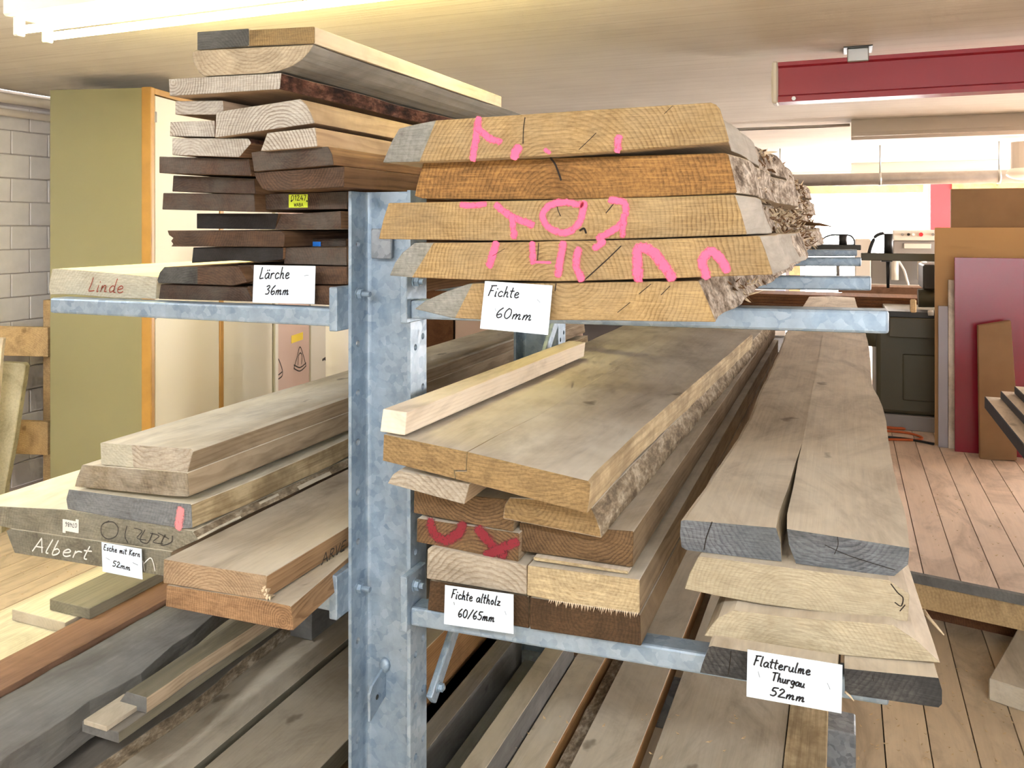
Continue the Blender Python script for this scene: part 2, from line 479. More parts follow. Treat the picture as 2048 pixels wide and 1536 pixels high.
# ceiling: whitewashed board-marked concrete
t = NT('ceiling_concrete')
oc = t.obj()
st = t.noise(t.vmath('MULTIPLY', oc, (0.7, 16, 1)), 1.0, 5, 0.6).outputs[0]
fine = t.noise(t.vmath('MULTIPLY', oc, (1.5, 45, 1)), 1.0, 4, 0.6).outputs[0]
bw = t.n('ShaderNodeTexWave', wave_type='BANDS', bands_direction='Y', wave_profile='SAW')
bw.inputs['Scale'].default_value = 2.6; bw.inputs['Distortion'].default_value = 0.25; bw.inputs['Detail'].default_value = 1
t.l(oc, bw.inputs['Vector'])
seam = t.ramp(bw.outputs[1], [(0.0, 1.0), (0.04, 0.0), (1.0, 0.0)])
big = t.noise(oc, 1.2, 4, 0.6).outputs[0]
col = t.ramp(big, [(0.3, lin('#d9d0c2')), (0.7, lin('#e9e1d4'))])
col = t.mix(t.math('MULTIPLY', t.ramp(st, [(0.45, 0.0), (0.75, 1.0)]), 0.2), col, lin('#b8a692'))
col = t.mix(t.math('MULTIPLY', t.ramp(fine, [(0.6, 0.0), (0.72, 1.0)]), 0.4), col, lin('#a39282'))
col = t.mix(t.math('MULTIPLY', seam, 0.55), col, lin('#9a8876'))
t.l(col, t.b.inputs['Base Color']); t.b.inputs['Roughness'].default_value = 0.9
t.bump(fine, 0.4, 0.004)
flat('wall_plaster', '#ddd3cb', 0.9, var=0.03, scale=3)
def emis(name, col, s):
    t = NT(name)
    t.b.inputs['Base Color'].default_value = (0.9, 0.9, 0.9, 1)
    t.b.inputs['Emission Color'].default_value = lin(col); t.b.inputs['Emission Strength'].default_value = s
emis('tube_yellow', '#ffefa6', LAMP_A)
emis('tube_white', '#f3f8ff', LAMP_B)
tg = NT('glass')
gl = tg.n('ShaderNodeBsdfGlass'); gl.inputs['IOR'].default_value = 1.05
trn = tg.n('ShaderNodeBsdfTransparent'); mxs = tg.n('ShaderNodeMixShader'); mxs.inputs[0].default_value = 0.12
tg.l(trn.outputs[0], mxs.inputs[1]); tg.l(gl.outputs[0], mxs.inputs[2]); tg.l(mxs.outputs[0], tg.out.inputs[0])

# ------------------------------------------------------------------ the room
FLOOR, PLAT, CEIL = -1.62, -1.40, 0.80          # relative to the eye
XL, XR, YB, YF = -4.6, 5.0, -3.5, 13.2
def E(z): return z + EYE
fl = tag(box('floor', (XL, YB, E(FLOOR) - 0.15), (XR, YF, E(FLOOR) - 0.022), 'crack_dark'), kind='structure')
me_pl = None
pw = 0.131
for i in range(int((XR - XL) / pw)):
    x0 = XL + i * pw + 0.002
    if me_pl is None:
        bm = bmesh.new(); add_box(bm, (0, 0, -0.02), (pw - 0.004, 7.4, 0)); me_pl = bm_mesh('plank', bm)
    o = link('floor_plank', me_pl, 'floor_plank_low', fl, Vector((x0, YB, E(FLOOR))) - fl.location)
    o['seed'] = i * 1.37; o['pith'] = (0.05 * (i % 3), 0, -0.12 - 0.02 * (i % 4)); o['tint'] = 0.93 + 0.14 * random.random()
# raised floor on the right with its skewed front edge
pl = empty('floor_platform', (1.5, 3.6, E(PLAT)))
tag(pl, kind='structure')
px0 = -0.35
def edge_y(x): return 3.66 - 0.17 * (x - 0.26)
i = 0
while px0 + i * 0.129 < XR - 0.13:
    a = px0 + i * 0.129 + 0.002; b = a + 0.125
    bm = bmesh.new()
    ya, yb = edge_y(a), edge_y(b)
    lo = [bm.verts.new(p) for p in ((0, 0, -0.03), (b - a, yb - ya, -0.03), (b - a, YF - ya - 0.01, -0.03), (0, YF - ya - 0.01, -0.03))]
    hi = [bm.verts.new(p) for p in ((0, 0, 0), (b - a, yb - ya, 0), (b - a, YF - ya - 0.01, 0), (0, YF - ya - 0.01, 0))]
    vv = lo + hi
    for f in BOXF: bm.faces.new([vv[k] for k in f])
    o = link('floor_plank', bm_mesh('plank', bm), 'floor_plank', pl, Vector((a, ya, E(PLAT))) - pl.location)
    o['seed'] = 40 + i * 1.37; o['pith'] = (0.06 * (i % 3), 0, -0.12 - 0.02 * (i % 4)); o['tint'] = 0.93 + 0.14 * random.random()
    i += 1
ang = math.atan(-0.17)
def skew_box(name, x0, x1, dy0, dy1, z0, z1, mat, parent):
    base = Vector((x0, edge_y(x0), E(z0)))
    bm = bmesh.new(); L_ = (x1 - x0) / math.cos(ang)
    add_box(bm, (0, dy0, 0), (L_, dy1, z1 - z0), mtx=Matrix.Rotation(ang, 4, 'Z'))
    return link(name, bm_mesh(name, bm), mat, parent, base - parent.location)
skew_box('edge_strip', -0.35, 4.9, -0.012, 0.012, PLAT - 0.036, PLAT + 0.001, 'plank_slate', pl)
skew_box('edge_beam', -0.35, 4.9, 0.015, 0.10, PLAT - 0.142, PLAT - 0.037, 'beam_orange', pl)
skew_box('riser_board', -0.35, 4.9, 0.12, 0.15, FLOOR, PLAT - 0.04, 'chestnut', pl)

tag(box('ceiling', (XL, YB, E(CEIL)), (XR, YF, E(CEIL) + 0.2), 'ceiling_concrete'), kind='structure')
wl = tag(box('wall_left', (XL - 0.2, YB, E(FLOOR)), (XL - 0.012, YF, E(CEIL)), 'mortar'), kind='structure')
bh, bw_, j = 0.1425, 0.243, 0.006
bm = bmesh.new(); add_box(bm, (-0.06, 0, 0), (0, bw_ - j, bh - j))
bmesh.ops.bevel(bm, geom=[e for e in bm.edges], offset=0.003, segments=1, affect='EDGES')
me_bk = bm_mesh('block', bm)
rows = int((CEIL - FLOOR) / bh)
for r in range(rows):
    for c in range(11):
        y0 = 2.55 + c * bw_ + (0.5 * bw_ if r % 2 else 0)
        o = link('wall_block', me_bk, 'block', wl, Vector((XL - random.random() * 0.003, y0, E(CEIL) - 0.09 - (r + 1) * bh)) - wl.location)
box('wall_face', (XL - 0.02, YB, E(FLOOR)), (XL, 2.55, E(CEIL)), 'wall_plaster', wl)
box('wall_face', (XL - 0.02, 2.55 + 11.5 * bw_, E(FLOOR)), (XL, YF, E(CEIL)), 'wall_plaster', wl)
wf = empty('wall_front', (0, YB, E(FLOOR))); tag(wf, kind='structure')  # window opening and mullions added out of view to let the front fill in
box('wall_panel', (XL, YB - 0.2, E(FLOOR)), (XR, YB, E(-0.78)), 'wall_plaster', wf)
box('wall_panel', (XL, YB - 0.2, E(0.56)), (XR, YB, E(CEIL)), 'wall_plaster', wf)
box('wall_panel', (XL, YB - 0.2, E(-0.78)), (-0.55, YB, E(0.56)), 'wall_plaster', wf)
box('wall_panel', (3.75, YB - 0.2, E(-0.78)), (XR, YB, E(0.56)), 'wall_plaster', wf)
for k in range(4):
    box('window_mullion', (-0.55 + k * 1.43 - 0.03, YB - 0.12, E(-0.78)), (-0.55 + k * 1.43 + 0.03, YB - 0.04, E(0.56)), 'window_white', wf)
# right wall with a long window band
wr = empty('wall_right', (XR, 5, E(FLOOR))); tag(wr, kind='structure')
box('wall_panel', (XR, YB, E(FLOOR)), (XR + 0.2, YF, E(-0.85)), 'wall_plaster', wr)
box('wall_panel', (XR, YB, E(0.55)), (XR + 0.2, YF, E(CEIL)), 'wall_plaster', wr)
box('wall_panel', (XR, YB, E(-0.85)), (XR + 0.2, 6.8, E(0.55)), 'wall_plaster', wr)
box('wall_panel', (XR, 12.0, E(-0.85)), (XR + 0.2, YF, E(0.55)), 'wall_plaster', wr)
for k in range(5):
    box('window_mullion', (XR + 0.02, 6.8 + k * 1.3 - 0.04, E(-0.85)), (XR + 0.12, 6.8 + k * 1.3 + 0.04, E(0.55)), 'window_white', wr)
# far wall with the overexposed window
WX0, WX1, WZ0, WZ1 = -0.62, 1.03, -1.15, 0.47
wb = empty('wall_back', (0, YF, E(FLOOR))); tag(wb, kind='structure')
box('wall_panel', (XL, YF, E(FLOOR)), (WX0, YF + 0.25, E(CEIL)), 'wall_plaster', wb)
box('wall_panel', (1.42, YF, E(FLOOR)), (XR, YF + 0.25, E(CEIL)), 'wall_plaster', wb)
box('wall_panel', (WX0, YF, E(0.62)), (1.42, YF + 0.25, E(CEIL)), 'wall_plaster', wb)
box('wall_panel', (WX0, YF, E(FLOOR)), (1.42, YF + 0.25, E(WZ0)), 'wall_plaster', wb)
wn = empty('window_1', (0.2, YF, E(WZ0))); tag(wn, kind='structure')
box('lintel', (-1.4, YF - 0.06, E(WZ1)), (WX1 + 0.02, YF, E(0.62)), 'beam_orange', wn)
box('lintel', (1.42, YF - 0.06, E(WZ1 + 0.04)), (XR, YF, E(0.62)), 'beam_orange', wn)
box('jamb', (WX0 - 0.16, YF - 0.06, E(-1.4)), (WX0, YF, E(WZ1)), 'beam_orange', wn)
box('frame_post', (WX1 - 0.06, YF + 0.05, E(WZ0)), (WX1 + 0.02, YF + 0.13, E(WZ1 + 0.14)), 'window_white', wn, 0.008)
box('frame_post', (WX1 + 0.03, YF + 0.02, E(WZ0)), (WX1 + 0.12, YF + 0.12, E(WZ1 + 0.14)), 'window_white', wn, 0.008)
box('frame_post', (WX0, YF + 0.05, E(WZ0)), (WX0 + 0.07, YF + 0.13, E(WZ1)), 'window_white', wn, 0.008)
box('frame_rail', (WX0, YF + 0.05, E(WZ0)), (WX1, YF + 0.13, E(WZ0 + 0.07)), 'window_white', wn)
box('frame_rail', (WX0, YF + 0.05, E(WZ1)), (WX1, YF + 0.13, E(WZ1 + 0.15)), 'window_white', wn)
box('window_handle', (WX1 - 0.10, YF + 0.02, E(0.02)), (WX1 - 0.075, YF + 0.05, E(0.14)), 'hinge_metal', wn)
box('pane', (WX0, YF + 0.085, E(WZ0)), (WX1, YF + 0.09, E(WZ1)), 'glass', wn)
tag(box('trim_1', (1.15, YF - 0.03, E(FLOOR + 0.2)), (1.42, YF + 0.02, E(0.60)), 'red_paint_bright'), kind='structure')

# ------------------------------------------------------------------ ribbons: writing, paint, cracks
def ribbon(name, lines, widths, mat, parent, nrm, soft=False, n=6):
    """thin strips of paint or ink following polylines of world points on a plane with normal nrm"""
    org = origin_of(parent)
    V, F, A = [], [], []
    nrm = Vector(nrm).normalized()
    for li, ln in enumerate(lines):
        pts = spline(ln, n)
        w = widths[li] if isinstance(widths, (list, tuple)) else widths
        if len(pts) < 2: continue
        d0 = (pts[0] - pts[1]).normalized(); d1 = (pts[-1] - pts[-2]).normalized()
        if soft:
            pts = [pts[0] + d0 * w * 0.55, pts[0] + d0 * w * 0.3] + pts + [pts[-1] + d1 * w * 0.3, pts[-1] + d1 * w * 0.55]
        else:
            pts = [pts[0] + d0 * w * 0.35] + pts + [pts[-1] + d1 * w * 0.35]
        prof = [(-0.62, 0.0), (-0.3, 0.85), (0, 1.0), (0.3, 0.85), (0.62, 0.0)] if soft else [(-0.5, 1), (0.5, 1)]
        k = len(prof); b0 = len(V)
        for i, p in enumerate(pts):
            t_ = (pts[min(i + 1, len(pts) - 1)] - pts[max(i - 1, 0)])
            if t_.length < 1e-9: t_ = Vector((1, 0, 0))
            s = nrm.cross(t_.normalized())
            endk = i in (0, len(pts) - 1)
            for a, al in prof:
                sc = 0.45 if endk else (0.8 if soft and i in (1, len(pts) - 2) else 1.0)
                V.append(p + s * a * w * sc - org); A.append(0.0 if (endk and soft) else al)
            if i:
                for q in range(k - 1):
                    a0 = b0 + (i - 1) * k + q
                    F.append((a0, a0 + 1, a0 + k + 1, a0 + k))
    me = mesh_from(name, V, F)
    if soft:
        at = me.attributes.new('cover', 'FLOAT', 'POINT')
        at.data.foreach_set('value', A)
    return link(name, me, mat, parent, (0, 0, 0))
def px_marks(name, lines, wpx, Y, mat, parent, soft=True, off=0.0010):
    """marks on an upright end face, given in photo pixels"""
    d = P(lines[0][0][0], lines[0][0][1], Y); dist = d.y * CS - d.x * SN
    for i, ln in enumerate(lines):
        q = wpx[i] if isinstance(wpx, (list, tuple)) else wpx
        ribbon(name, [[P(u, v, Y - off - 0.0004 * i) for u, v in ln]], q * dist / FPX, mat, parent, (0, -1, 0), soft)

G = {
 'L': (.42, [[(.14, 1), (.10, .5), (.04, .06), (.12, .0), (.36, .06)]]),
 'a': (.46, [[(.38, .42), (.24, .5), (.08, .35), (.05, .12), (.16, 0), (.32, .15), (.40, .46), (.37, .1), (.46, 0)]]),
 'r': (.34, [[(.07, .46), (.05, 0)], [(.06, .28), (.18, .46), (.32, .45)]]),
 'c': (.4, [[(.37, .40), (.22, .5), (.06, .3), (.10, .05), (.24, 0), (.38, .1)]]),
 'h': (.42, [[(.13, 1), (.05, 0)], [(.06, .22), (.20, .46), (.30, .4), (.29, .05), (.40, .02)]]),
 'e': (.4, [[(.06, .22), (.28, .3), (.32, .42), (.20, .5), (.06, .3), (.10, .05), (.24, 0), (.38, .1)]]),
 '3': (.42, [[(.08, .85), (.28, .96), (.34, .76), (.18, .55), (.35, .4), (.28, .08), (.05, .06)]]),
 '6': (.42, [[(.34, .96), (.14, .65), (.06, .25), (.18, 0), (.36, .15), (.30, .38), (.10, .25)]]),
 'm': (.56, [[(.06, .45), (.03, 0)], [(.04, .2), (.17, .47), (.24, .4), (.21, 0)], [(.22, .2), (.36, .47), (.43, .4), (.40, .03), (.52, .08)]]),
 'F': (.46, [[(.17, .95), (.04, 0)], [(.10, .96), (.52, 1.0)], [(.10, .5), (.34, .52)]]),
 'i': (.18, [[(.08, .45), (.05, .0), (.12, .02)], [(.12, .68), (.13, .74)]]),
 't': (.3, [[(.16, .9), (.10, .1), (.22, .02)], [(.0, .58), (.30, .6)]]),
 '0': (.48, [[(.22, .95), (.06, .6), (.08, .15), (.24, 0), (.40, .3), (.38, .8), (.20, .95)]]),
 'E': (.44, [[(.40, .93), (.14, .92), (.08, .5), (.06, .06), (.36, .02)], [(.09, .5), (.30, .52)]]),
 's': (.34, [[(.30, .45), (.12, .42), (.14, .28), (.28, .18), (.20, .02), (.04, .05)]]),
 'K': (.44, [[(.10, .95), (.05, 0)], [(.42, .93), (.08, .45)], [(.10, .47), (.42, .0)]]),
 'n': (.4, [[(.06, .45), (.03, 0)], [(.04, .2), (.18, .47), (.27, .4), (.25, .03), (.36, .06)]]),
 '5': (.44, [[(.44, .95), (.16, .92)], [(.16, .92), (.10, .58), (.28, .55), (.37, .3), (.24, .02), (.04, .06)]]),
 '2': (.46, [[(.06, .75), (.20, .95), (.34, .75), (.18, .35), (.04, .02)], [(.04, .02), (.45, .05)]]),
 'l': (.22, [[(.16, 1), (.06, .1), (.16, .02)]]),
 'o': (.38, [[(.2, .48), (.05, .25), (.16, 0), (.32, .22), (.2, .48)]]),
 'z': (.38, [[(.05, .45), (.32, .46)], [(.32, .46), (.04, .02)], [(.04, .02), (.36, .03)]]),
 '/': (.4, [[(.42, 1.05), (.0, -.08)]]),
 'T': (.5, [[(.0, .93), (.52, 1)], [(.26, .97), (.17, 0)]]),
 'u': (.42, [[(.05, .45), (.05, .1), (.17, 0), (.32, .2)], [(.35, .46), (.31, .08), (.42, .02)]]),
 'g': (.42, [[(.35, .42), (.2, .5), (.06, .3), (.15, .05), (.31, .2), (.37, .45), (.28, -.28), (.06, -.3)]]),
 'A': (.48, [[(.02, 0), (.22, 1)], [(.22, 1), (.44, 0)], [(.09, .36), (.40, .36)]]),
 'b': (.38, [[(.12, 1), (.06, .02), (.26, .05), (.32, .28), (.2, .42), (.06, .28)]]),
 'd': (.42, [[(.32, .4), (.2, .48), (.06, .25), (.14, 0), (.3, .14)], [(.38, 1), (.31, .1), (.42, .02)]]),
 'v': (.36, [[(.02, .95), (.18, 0)], [(.18, 0), (.36, .95)]]),
 'R': (.42, [[(.06, 0), (.08, .95)], [(.08, .95), (.32, .85), (.28, .55), (.08, .48)], [(.14, .48), (.4, 0)]]),
 'W': (.56, [[(.02, .95), (.12, 0)], [(.12, 0), (.28, .8)], [(.28, .8), (.42, 0)], [(.42, 0), (.54, .95)]]),
 'B': (.42, [[(.06, 0), (.06, .95)], [(.06, .95), (.32, .85), (.28, .55), (.08, .5)], [(.08, .5), (.36, .4), (.34, .06), (.06, 0)]]),
 '1': (.3, [[(.06, .75), (.2, .95)], [(.2, .95), (.2, 0)]]),
 '4': (.44, [[(.28, .95), (.04, .3)], [(.04, .3), (.42, .3)], [(.32, .6), (.32, 0)]]),
 '7': (.4, [[(.04, .95), (.38, .95)], [(.38, .95), (.14, 0)]]),
 '8': (.42, [[(.2, .5), (.08, .75), (.22, .96), (.34, .75), (.2, .5), (.06, .25), (.2, 0), (.36, .25), (.2, .5)]]),
 ' ': (.3, []),
}
G['ä'] = (.46, G['a'][1] + [[(.18, .68), (.20, .75)], [(.34, .70), (.36, .77)]])
def glyphs(text, slant=0.12, gap=0.06):
    x = 0; out = []
    for ch in text:
        w, st = G[ch]
        for s in st: out.append([(x + a + b * slant, b) for a, b in s])
        x += w + gap
    return out, x
def write(name, text, O, ex, ey, wid, mat, parent, nrm, slant=0.12):
    """write text from world point O along ex (full text width) with cap height ey"""
    st, W_ = glyphs(text, slant)
    return ribbon(name, [[O + ex * (a / W_) + ey * b for a, b in s] for s in st], wid, mat, parent, nrm, False, 5)

# ------------------------------------------------------------------ boards
BOARD_GROUP = None
def wander(seed, amp):
    rn = random.Random(seed)
    k = [(rn.uniform(0.5, 1.1), rn.uniform(0, 6.28), 1.0), (rn.uniform(1.6, 2.8), rn.uniform(0, 6.28), 0.5), (rn.uniform(4, 7), rn.uniform(0, 6.28), 0.25)]
    o = sum(a * math.sin(p) for f, p, a in k)
    return lambda y: amp * (sum(a * math.sin(f * y * 2 * math.pi / 1.6 + p) for f, p, a in k) - o)
def board(name, label, bodies, Y, L, end, face, side, wob=(0, 0), pith=None, seed=0, tint=1.0, bv=0.0012,
          rough=0.0, crack=None, edges=None, split=None, group=None, cat='board', rise=0.0, jag=0.0, side2=None):
    """a board: its end outline in photo pixels on the plane y=Y, run back along +Y for L metres.
    wob: wander of the left / right edge; rough: relief of the wane; crack: (length, [(dY, x)]) a split that closes along its path;
    edges: ({left dX(y)}, {right dX(y)}); split: ((u,v),(u,v), material) second tone on the left of a line of the end"""
    if not isinstance(bodies[0][0], (tuple, list)): bodies = [bodies]
    P3 = [[(P(q[0], q[1], Y), q[2] if len(q) > 2 else None) for q in b] for b in bodies]
    xs = [p.x for b in P3 for p, _ in b]; zs = [p.z for b in P3 for p, _ in b]
    cx, cz = (min(xs) + max(xs)) / 2, min(zs)
    half = (max(xs) - min(xs)) / 2
    org = Vector((cx, Y, cz))
    wavy = wob[0] or wob[1] or rough or crack or edges or jag
    n = max(2, int(L / 0.07)) if wavy else 2
    ys = [L * (i / (n - 1)) for i in range(n)]
    if crack:
        ys = sorted(set(ys + [crack[0] * k / 8 for k in range(9)]))
    wl_, wr_ = wander(seed * 3 + 1, wob[0]), wander(seed * 3 + 2, wob[1])
    if edges: wl_, wr_ = edges
    bm = bmesh.new()
    fronts = []
    for bi, b in enumerate(P3):
        # refine the wane edges so that relief has vertices to work on
        pts = []
        for i, (p, tg_) in enumerate(b):
            pts.append((p - org, tg_))
            q = b[(i + 1) % len(b)][0]
            if rough and abs((q - p).z) > abs((q - p).x) * 0.5 and (q - p).length > 0.02 and tg_ is None:
                for k in (1, 2, 3):
                    pts.append(((p + (q - p) * k / 4) - org, None))
        rings = []
        for yi, y in enumerate(ys):
            ring = []
            for (p, tg_) in pts:
                x, z = p.x, p.z
                if tg_ == 'c':
                    g = min(1.0, y / crack[0]) ** 0.8
                    cl = crack[1]; xc = cl[-1][1] - org.x
                    for (ya, xa), (yb, xb) in zip(cl, cl[1:]):
                        if ya <= y <= yb: xc = xa + (xb - xa) * (y - ya) / (yb - ya) - org.x; break
                    x = (x + xc - (cl[0][1] - org.x)) * (1 - g) + xc * g
                else:
                    f = x / half if half else 0
                    if f < -0.45: x += wl_(y) * min(1, (-f - 0.45) / 0.3)
                    elif f > 0.45: x += wr_(y) * min(1, (f - 0.45) / 0.3)
                    if rough and abs(f) > 0.6 and y > 0.02:
                        nz = mnoise.noise(Vector((x * 20 + seed, y * 9, z * 30)))
                        nz += 0.6 * mnoise.noise(Vector((x * 30 + seed, y * 30, z * 60)))
                        x += rough * nz
                        z += rough * 0.35 * mnoise.noise(Vector((x * 22, y * 14 + seed, z * 30))) if abs(f) > 0.75 else 0
                yy = y
                if yi == 0 and jag: yy = jag * mnoise.noise(Vector((p.x * 25 + seed, 3.1, p.z * 25)))
                ring.append(bm.verts.new((x, yy, z + rise * y)))
            rings.append(ring)
        m = len(pts)
        f0 = bm.faces.new(rings[0]); f0.material_index = 0; fronts.append(f0)
        f1 = bm.faces.new(list(reversed(rings[-1]))); f1.material_index = 0
        for ra, rb in zip(rings, rings[1:]):
            for k in range(m):
                f = bm.faces.new((ra[(k + 1) % m], ra[k], rb[k], rb[(k + 1) % m]))
                f.normal_update()
                f.material_index = 1 if abs(f.normal.z) > 0.72 else 2
    mats = [end, face, side]
    if side2:
        mats.append(side2[1]); k2 = len(mats) - 1
        for f in bm.faces:
            if f.material_index == 2:
                c_ = f.calc_center_median()
                if c_.y > side2[0] + 0.10 * mnoise.noise(Vector((3.0 + seed, c_.y * 5, c_.z * 40))): f.material_index = k2
    bmesh.ops.recalc_face_normals(bm, faces=bm.faces[:])
    if split:
        a, b_ = P(*split[0], Y) - org, P(*split[1], Y) - org
        nrm = Vector((-(b_ - a).z, 0, (b_ - a).x)).normalized()
        if nrm.x > 0: nrm = -nrm
        geom = []
        for f in fronts: geom += [f] + list(f.edges) + list(f.verts)
        bmesh.ops.bisect_plane(bm, geom=list(set(geom)), plane_co=a, plane_no=nrm)
        mats.append(split[2]); k3 = len(mats) - 1
        for f in bm.faces:
            if f.material_index == 0 and f.calc_center_median().y < 0.03 and (f.calc_center_median() - a).dot(nrm) > 0:
                f.material_index = k3
    o = link(name, bm_mesh(name, bm), mats, None, org)
    if bv and not crack: bevel(o, bv)
    if pith: pp = P(pith[0], pith[1], Y) - org
    else:
        rn = random.Random(seed); pp = Vector((rn.uniform(-half, half), 0, rn.choice((-1, 1)) * rn.uniform(0.03, 0.12)))
    o['pith'] = (pp.x, pp.y, pp.z); o['seed'] = seed * 2.31 + 0.5; o['tint'] = tint
    tag(o, label, cat, group)
    return o
# ------------------------------------------------------------------ the cantilever rack
rack = empty('cantilever_rack', (-0.93, 3.9, E(FLOOR)))
tag(rack, 'galvanised steel cantilever rack with arms on both sides carrying sawn timber', 'rack')
PXL, PXR = -1.009, -0.854
POST_Y = [1.53, 2.5, 3.95, 5.2, 6.7]
def channel_mesh(z0, z1, holes):
    t_, dp, w = 0.008, 0.072, PXR - PXL
    prof = [(0, 0), (t_, 0)]
    r = 0.011
    for k in range(5):
        a = math.pi + k * math.pi / 8
        prof.append((t_ + r + r * math.cos(a), dp - t_ - r - r * math.sin(a)))
    for k in range(5):
        a = math.pi / 2 - k * math.pi / 8
        prof.append((w - t_ - r + r * math.cos(a), dp - t_ - r + r * math.sin(a)))
    prof += [(w - t_, 0), (w, 0), (w, dp), (0, dp)]
    bm = bmesh.new()
    lo = [bm.verts.new((x, y, 0)) for x, y in prof]; hi = [bm.verts.new((x, y, z1 - z0)) for x, y in prof]
    n = len(prof)
    for k in range(n): bm.faces.new((lo[k], lo[(k + 1) % n], hi[(k + 1) % n], hi[k]))
    bm.faces.new(list(reversed(lo))); bm.faces.new(hi)
    bmesh.ops.recalc_face_normals(bm, faces=bm.faces[:])
    me = bm_mesh('upright', bm)
    if not holes: return me
    o = bpy.data.objects.new('tmp', me); COL.objects.link(o)
    bm = bmesh.new()
    zz = -0.263 + 0.11 * 3
    while zz > z0 + 0.1:
        for xa, yy, rr in ((-0.02, 0.026, 0.0075), (w - 0.02, 0.022, 0.0072), (w - 0.02, 0.055, 0.0072)):
            dz = 0.0 if yy < 0.05 else 0.02
            if zz + dz - z0 < z1 - z0 - 0.03:
                mt = Matrix.Translation((xa + 0.02, yy, zz + dz - z0)) @ Matrix.Rotation(HP, 4, 'Y')
                bmesh.ops.create_cone(bm, cap_ends=True, segments=12, radius1=rr, radius2=rr, depth=0.04, matrix=mt)
        zz -= 0.11
    cut = bpy.data.objects.new('tmp2', bm_mesh('tmp2', bm)); COL.objects.link(cut)
    md = o.modifiers.new('b', 'BOOLEAN'); md.object = cut; md.operation = 'DIFFERENCE'; md.solver = 'EXACT'
    dg = bpy.context.evaluated_depsgraph_get()
    res = bpy.data.meshes.new_from_object(o.evaluated_get(dg))
    bpy.data.objects.remove(o); bpy.data.objects.remove(cut)
    return res
def hexbolt(parent, loc, axis=1, r=0.011, shank=0.03):
    bm = bmesh.new()
    rot = Matrix.Rotation(HP, 4, 'Y')
    bmesh.ops.create_cone(bm, cap_ends=True, segments=6, radius1=r, radius2=r, depth=0.011, matrix=Matrix.Translation((axis * 0.0055, 0, 0)) @ rot)
    bmesh.ops.create_cone(bm, cap_ends=True, segments=14, radius1=r * 1.35, radius2=r * 1.35, depth=0.003, matrix=Matrix.Translation((axis * 0.0, 0, 0)) @ rot)
    bmesh.ops.create_cone(bm, cap_ends=True, segments=10, radius1=r * 0.55, radius2=r * 0.55, depth=shank, matrix=Matrix.Translation((axis * shank / 2, 0, 0)) @ rot)
    return link('bolt', bm_mesh('bolt', bm), 'zinc', parent, Vector(loc) - origin_of(parent))
me_up = channel_mesh(FLOOR, 0.074, False)
for i, y in enumerate(POST_Y):
    up = link('upright', channel_mesh(FLOOR, 0.074, True) if i < 2 else me_up, 'zinc', rack, Vector((PXL, y, E(FLOOR))) - rack.location)
    if i == 0:
        # tab high on the web, welded lug low on the web, and the bolts of the arms
        tb = box('web_tab', (P(743, 500, 1.575).x, 1.572, E(-0.075)), (P(783, 500, 1.575).x, 1.582, E(-0.008)), 'zinc_dull', up, 0.002)
        bm = bmesh.new()
        outl = [(1.594, -0.985), (1.594, -1.055), (1.528, -1.078), (1.526, -1.018), (1.538, -1.004)]
        a = [bm.verts.new((-0.003, q[0] - 1.594, q[1] + 1.0)) for q in outl]; b = [bm.verts.new((0.003, q[0] - 1.594, q[1] + 1.0)) for q in outl]
        bm.faces.new(a); bm.faces.new(list(reversed(b)))
        for k in range(5): bm.faces.new((a[k], b[k], b[(k + 1) % 5], a[(k + 1) % 5]))
        bmesh.ops.recalc_face_normals(bm, faces=bm.faces[:])
        lg = bevel(link('welded_lug', bm_mesh('lug', bm), 'zinc', up, Vector((-0.955, 1.594, E(-1.0))) - origin_of(up)), 0.001)
        bm = bmesh.new()
        bmesh.ops.create_icosphere(bm, subdivisions=2, radius=0.014, matrix=Matrix.Diagonal((1, 0.6, 1.2, 1)))
        link('weld_bead', bm_mesh('bead', bm, True), 'zinc', up, Vector((-0.953, 1.59, E(-0.985))) - origin_of(up))
        bm = bmesh.new()
        bmesh.ops.create_cone(bm, cap_ends=True, segments=12, radius1=0.0055, radius2=0.0055, depth=0.0075, matrix=Matrix.Rotation(HP, 4, 'Y'))
        link('lug_hole', bm_mesh('hole', bm), 'machine_dark', up, Vector((-0.955, 1.556, E(-1.038))) - origin_of(up))
        for zz in (-0.153, -0.806):
            hexbolt(up, (PXL + 0.008, 1.558, E(zz)), 1)
            hexbolt(up, (PXR - 0.009, 1.552, E(zz - 0.006)), -1, shank=0.024)
ARMS = [(1, -0.157, -0.143, 0.069), (-1, -0.182, -0.187, -1.889), (1, -0.796, -0.764, 0.069), (-1, -0.802, -0.802, -1.889)]
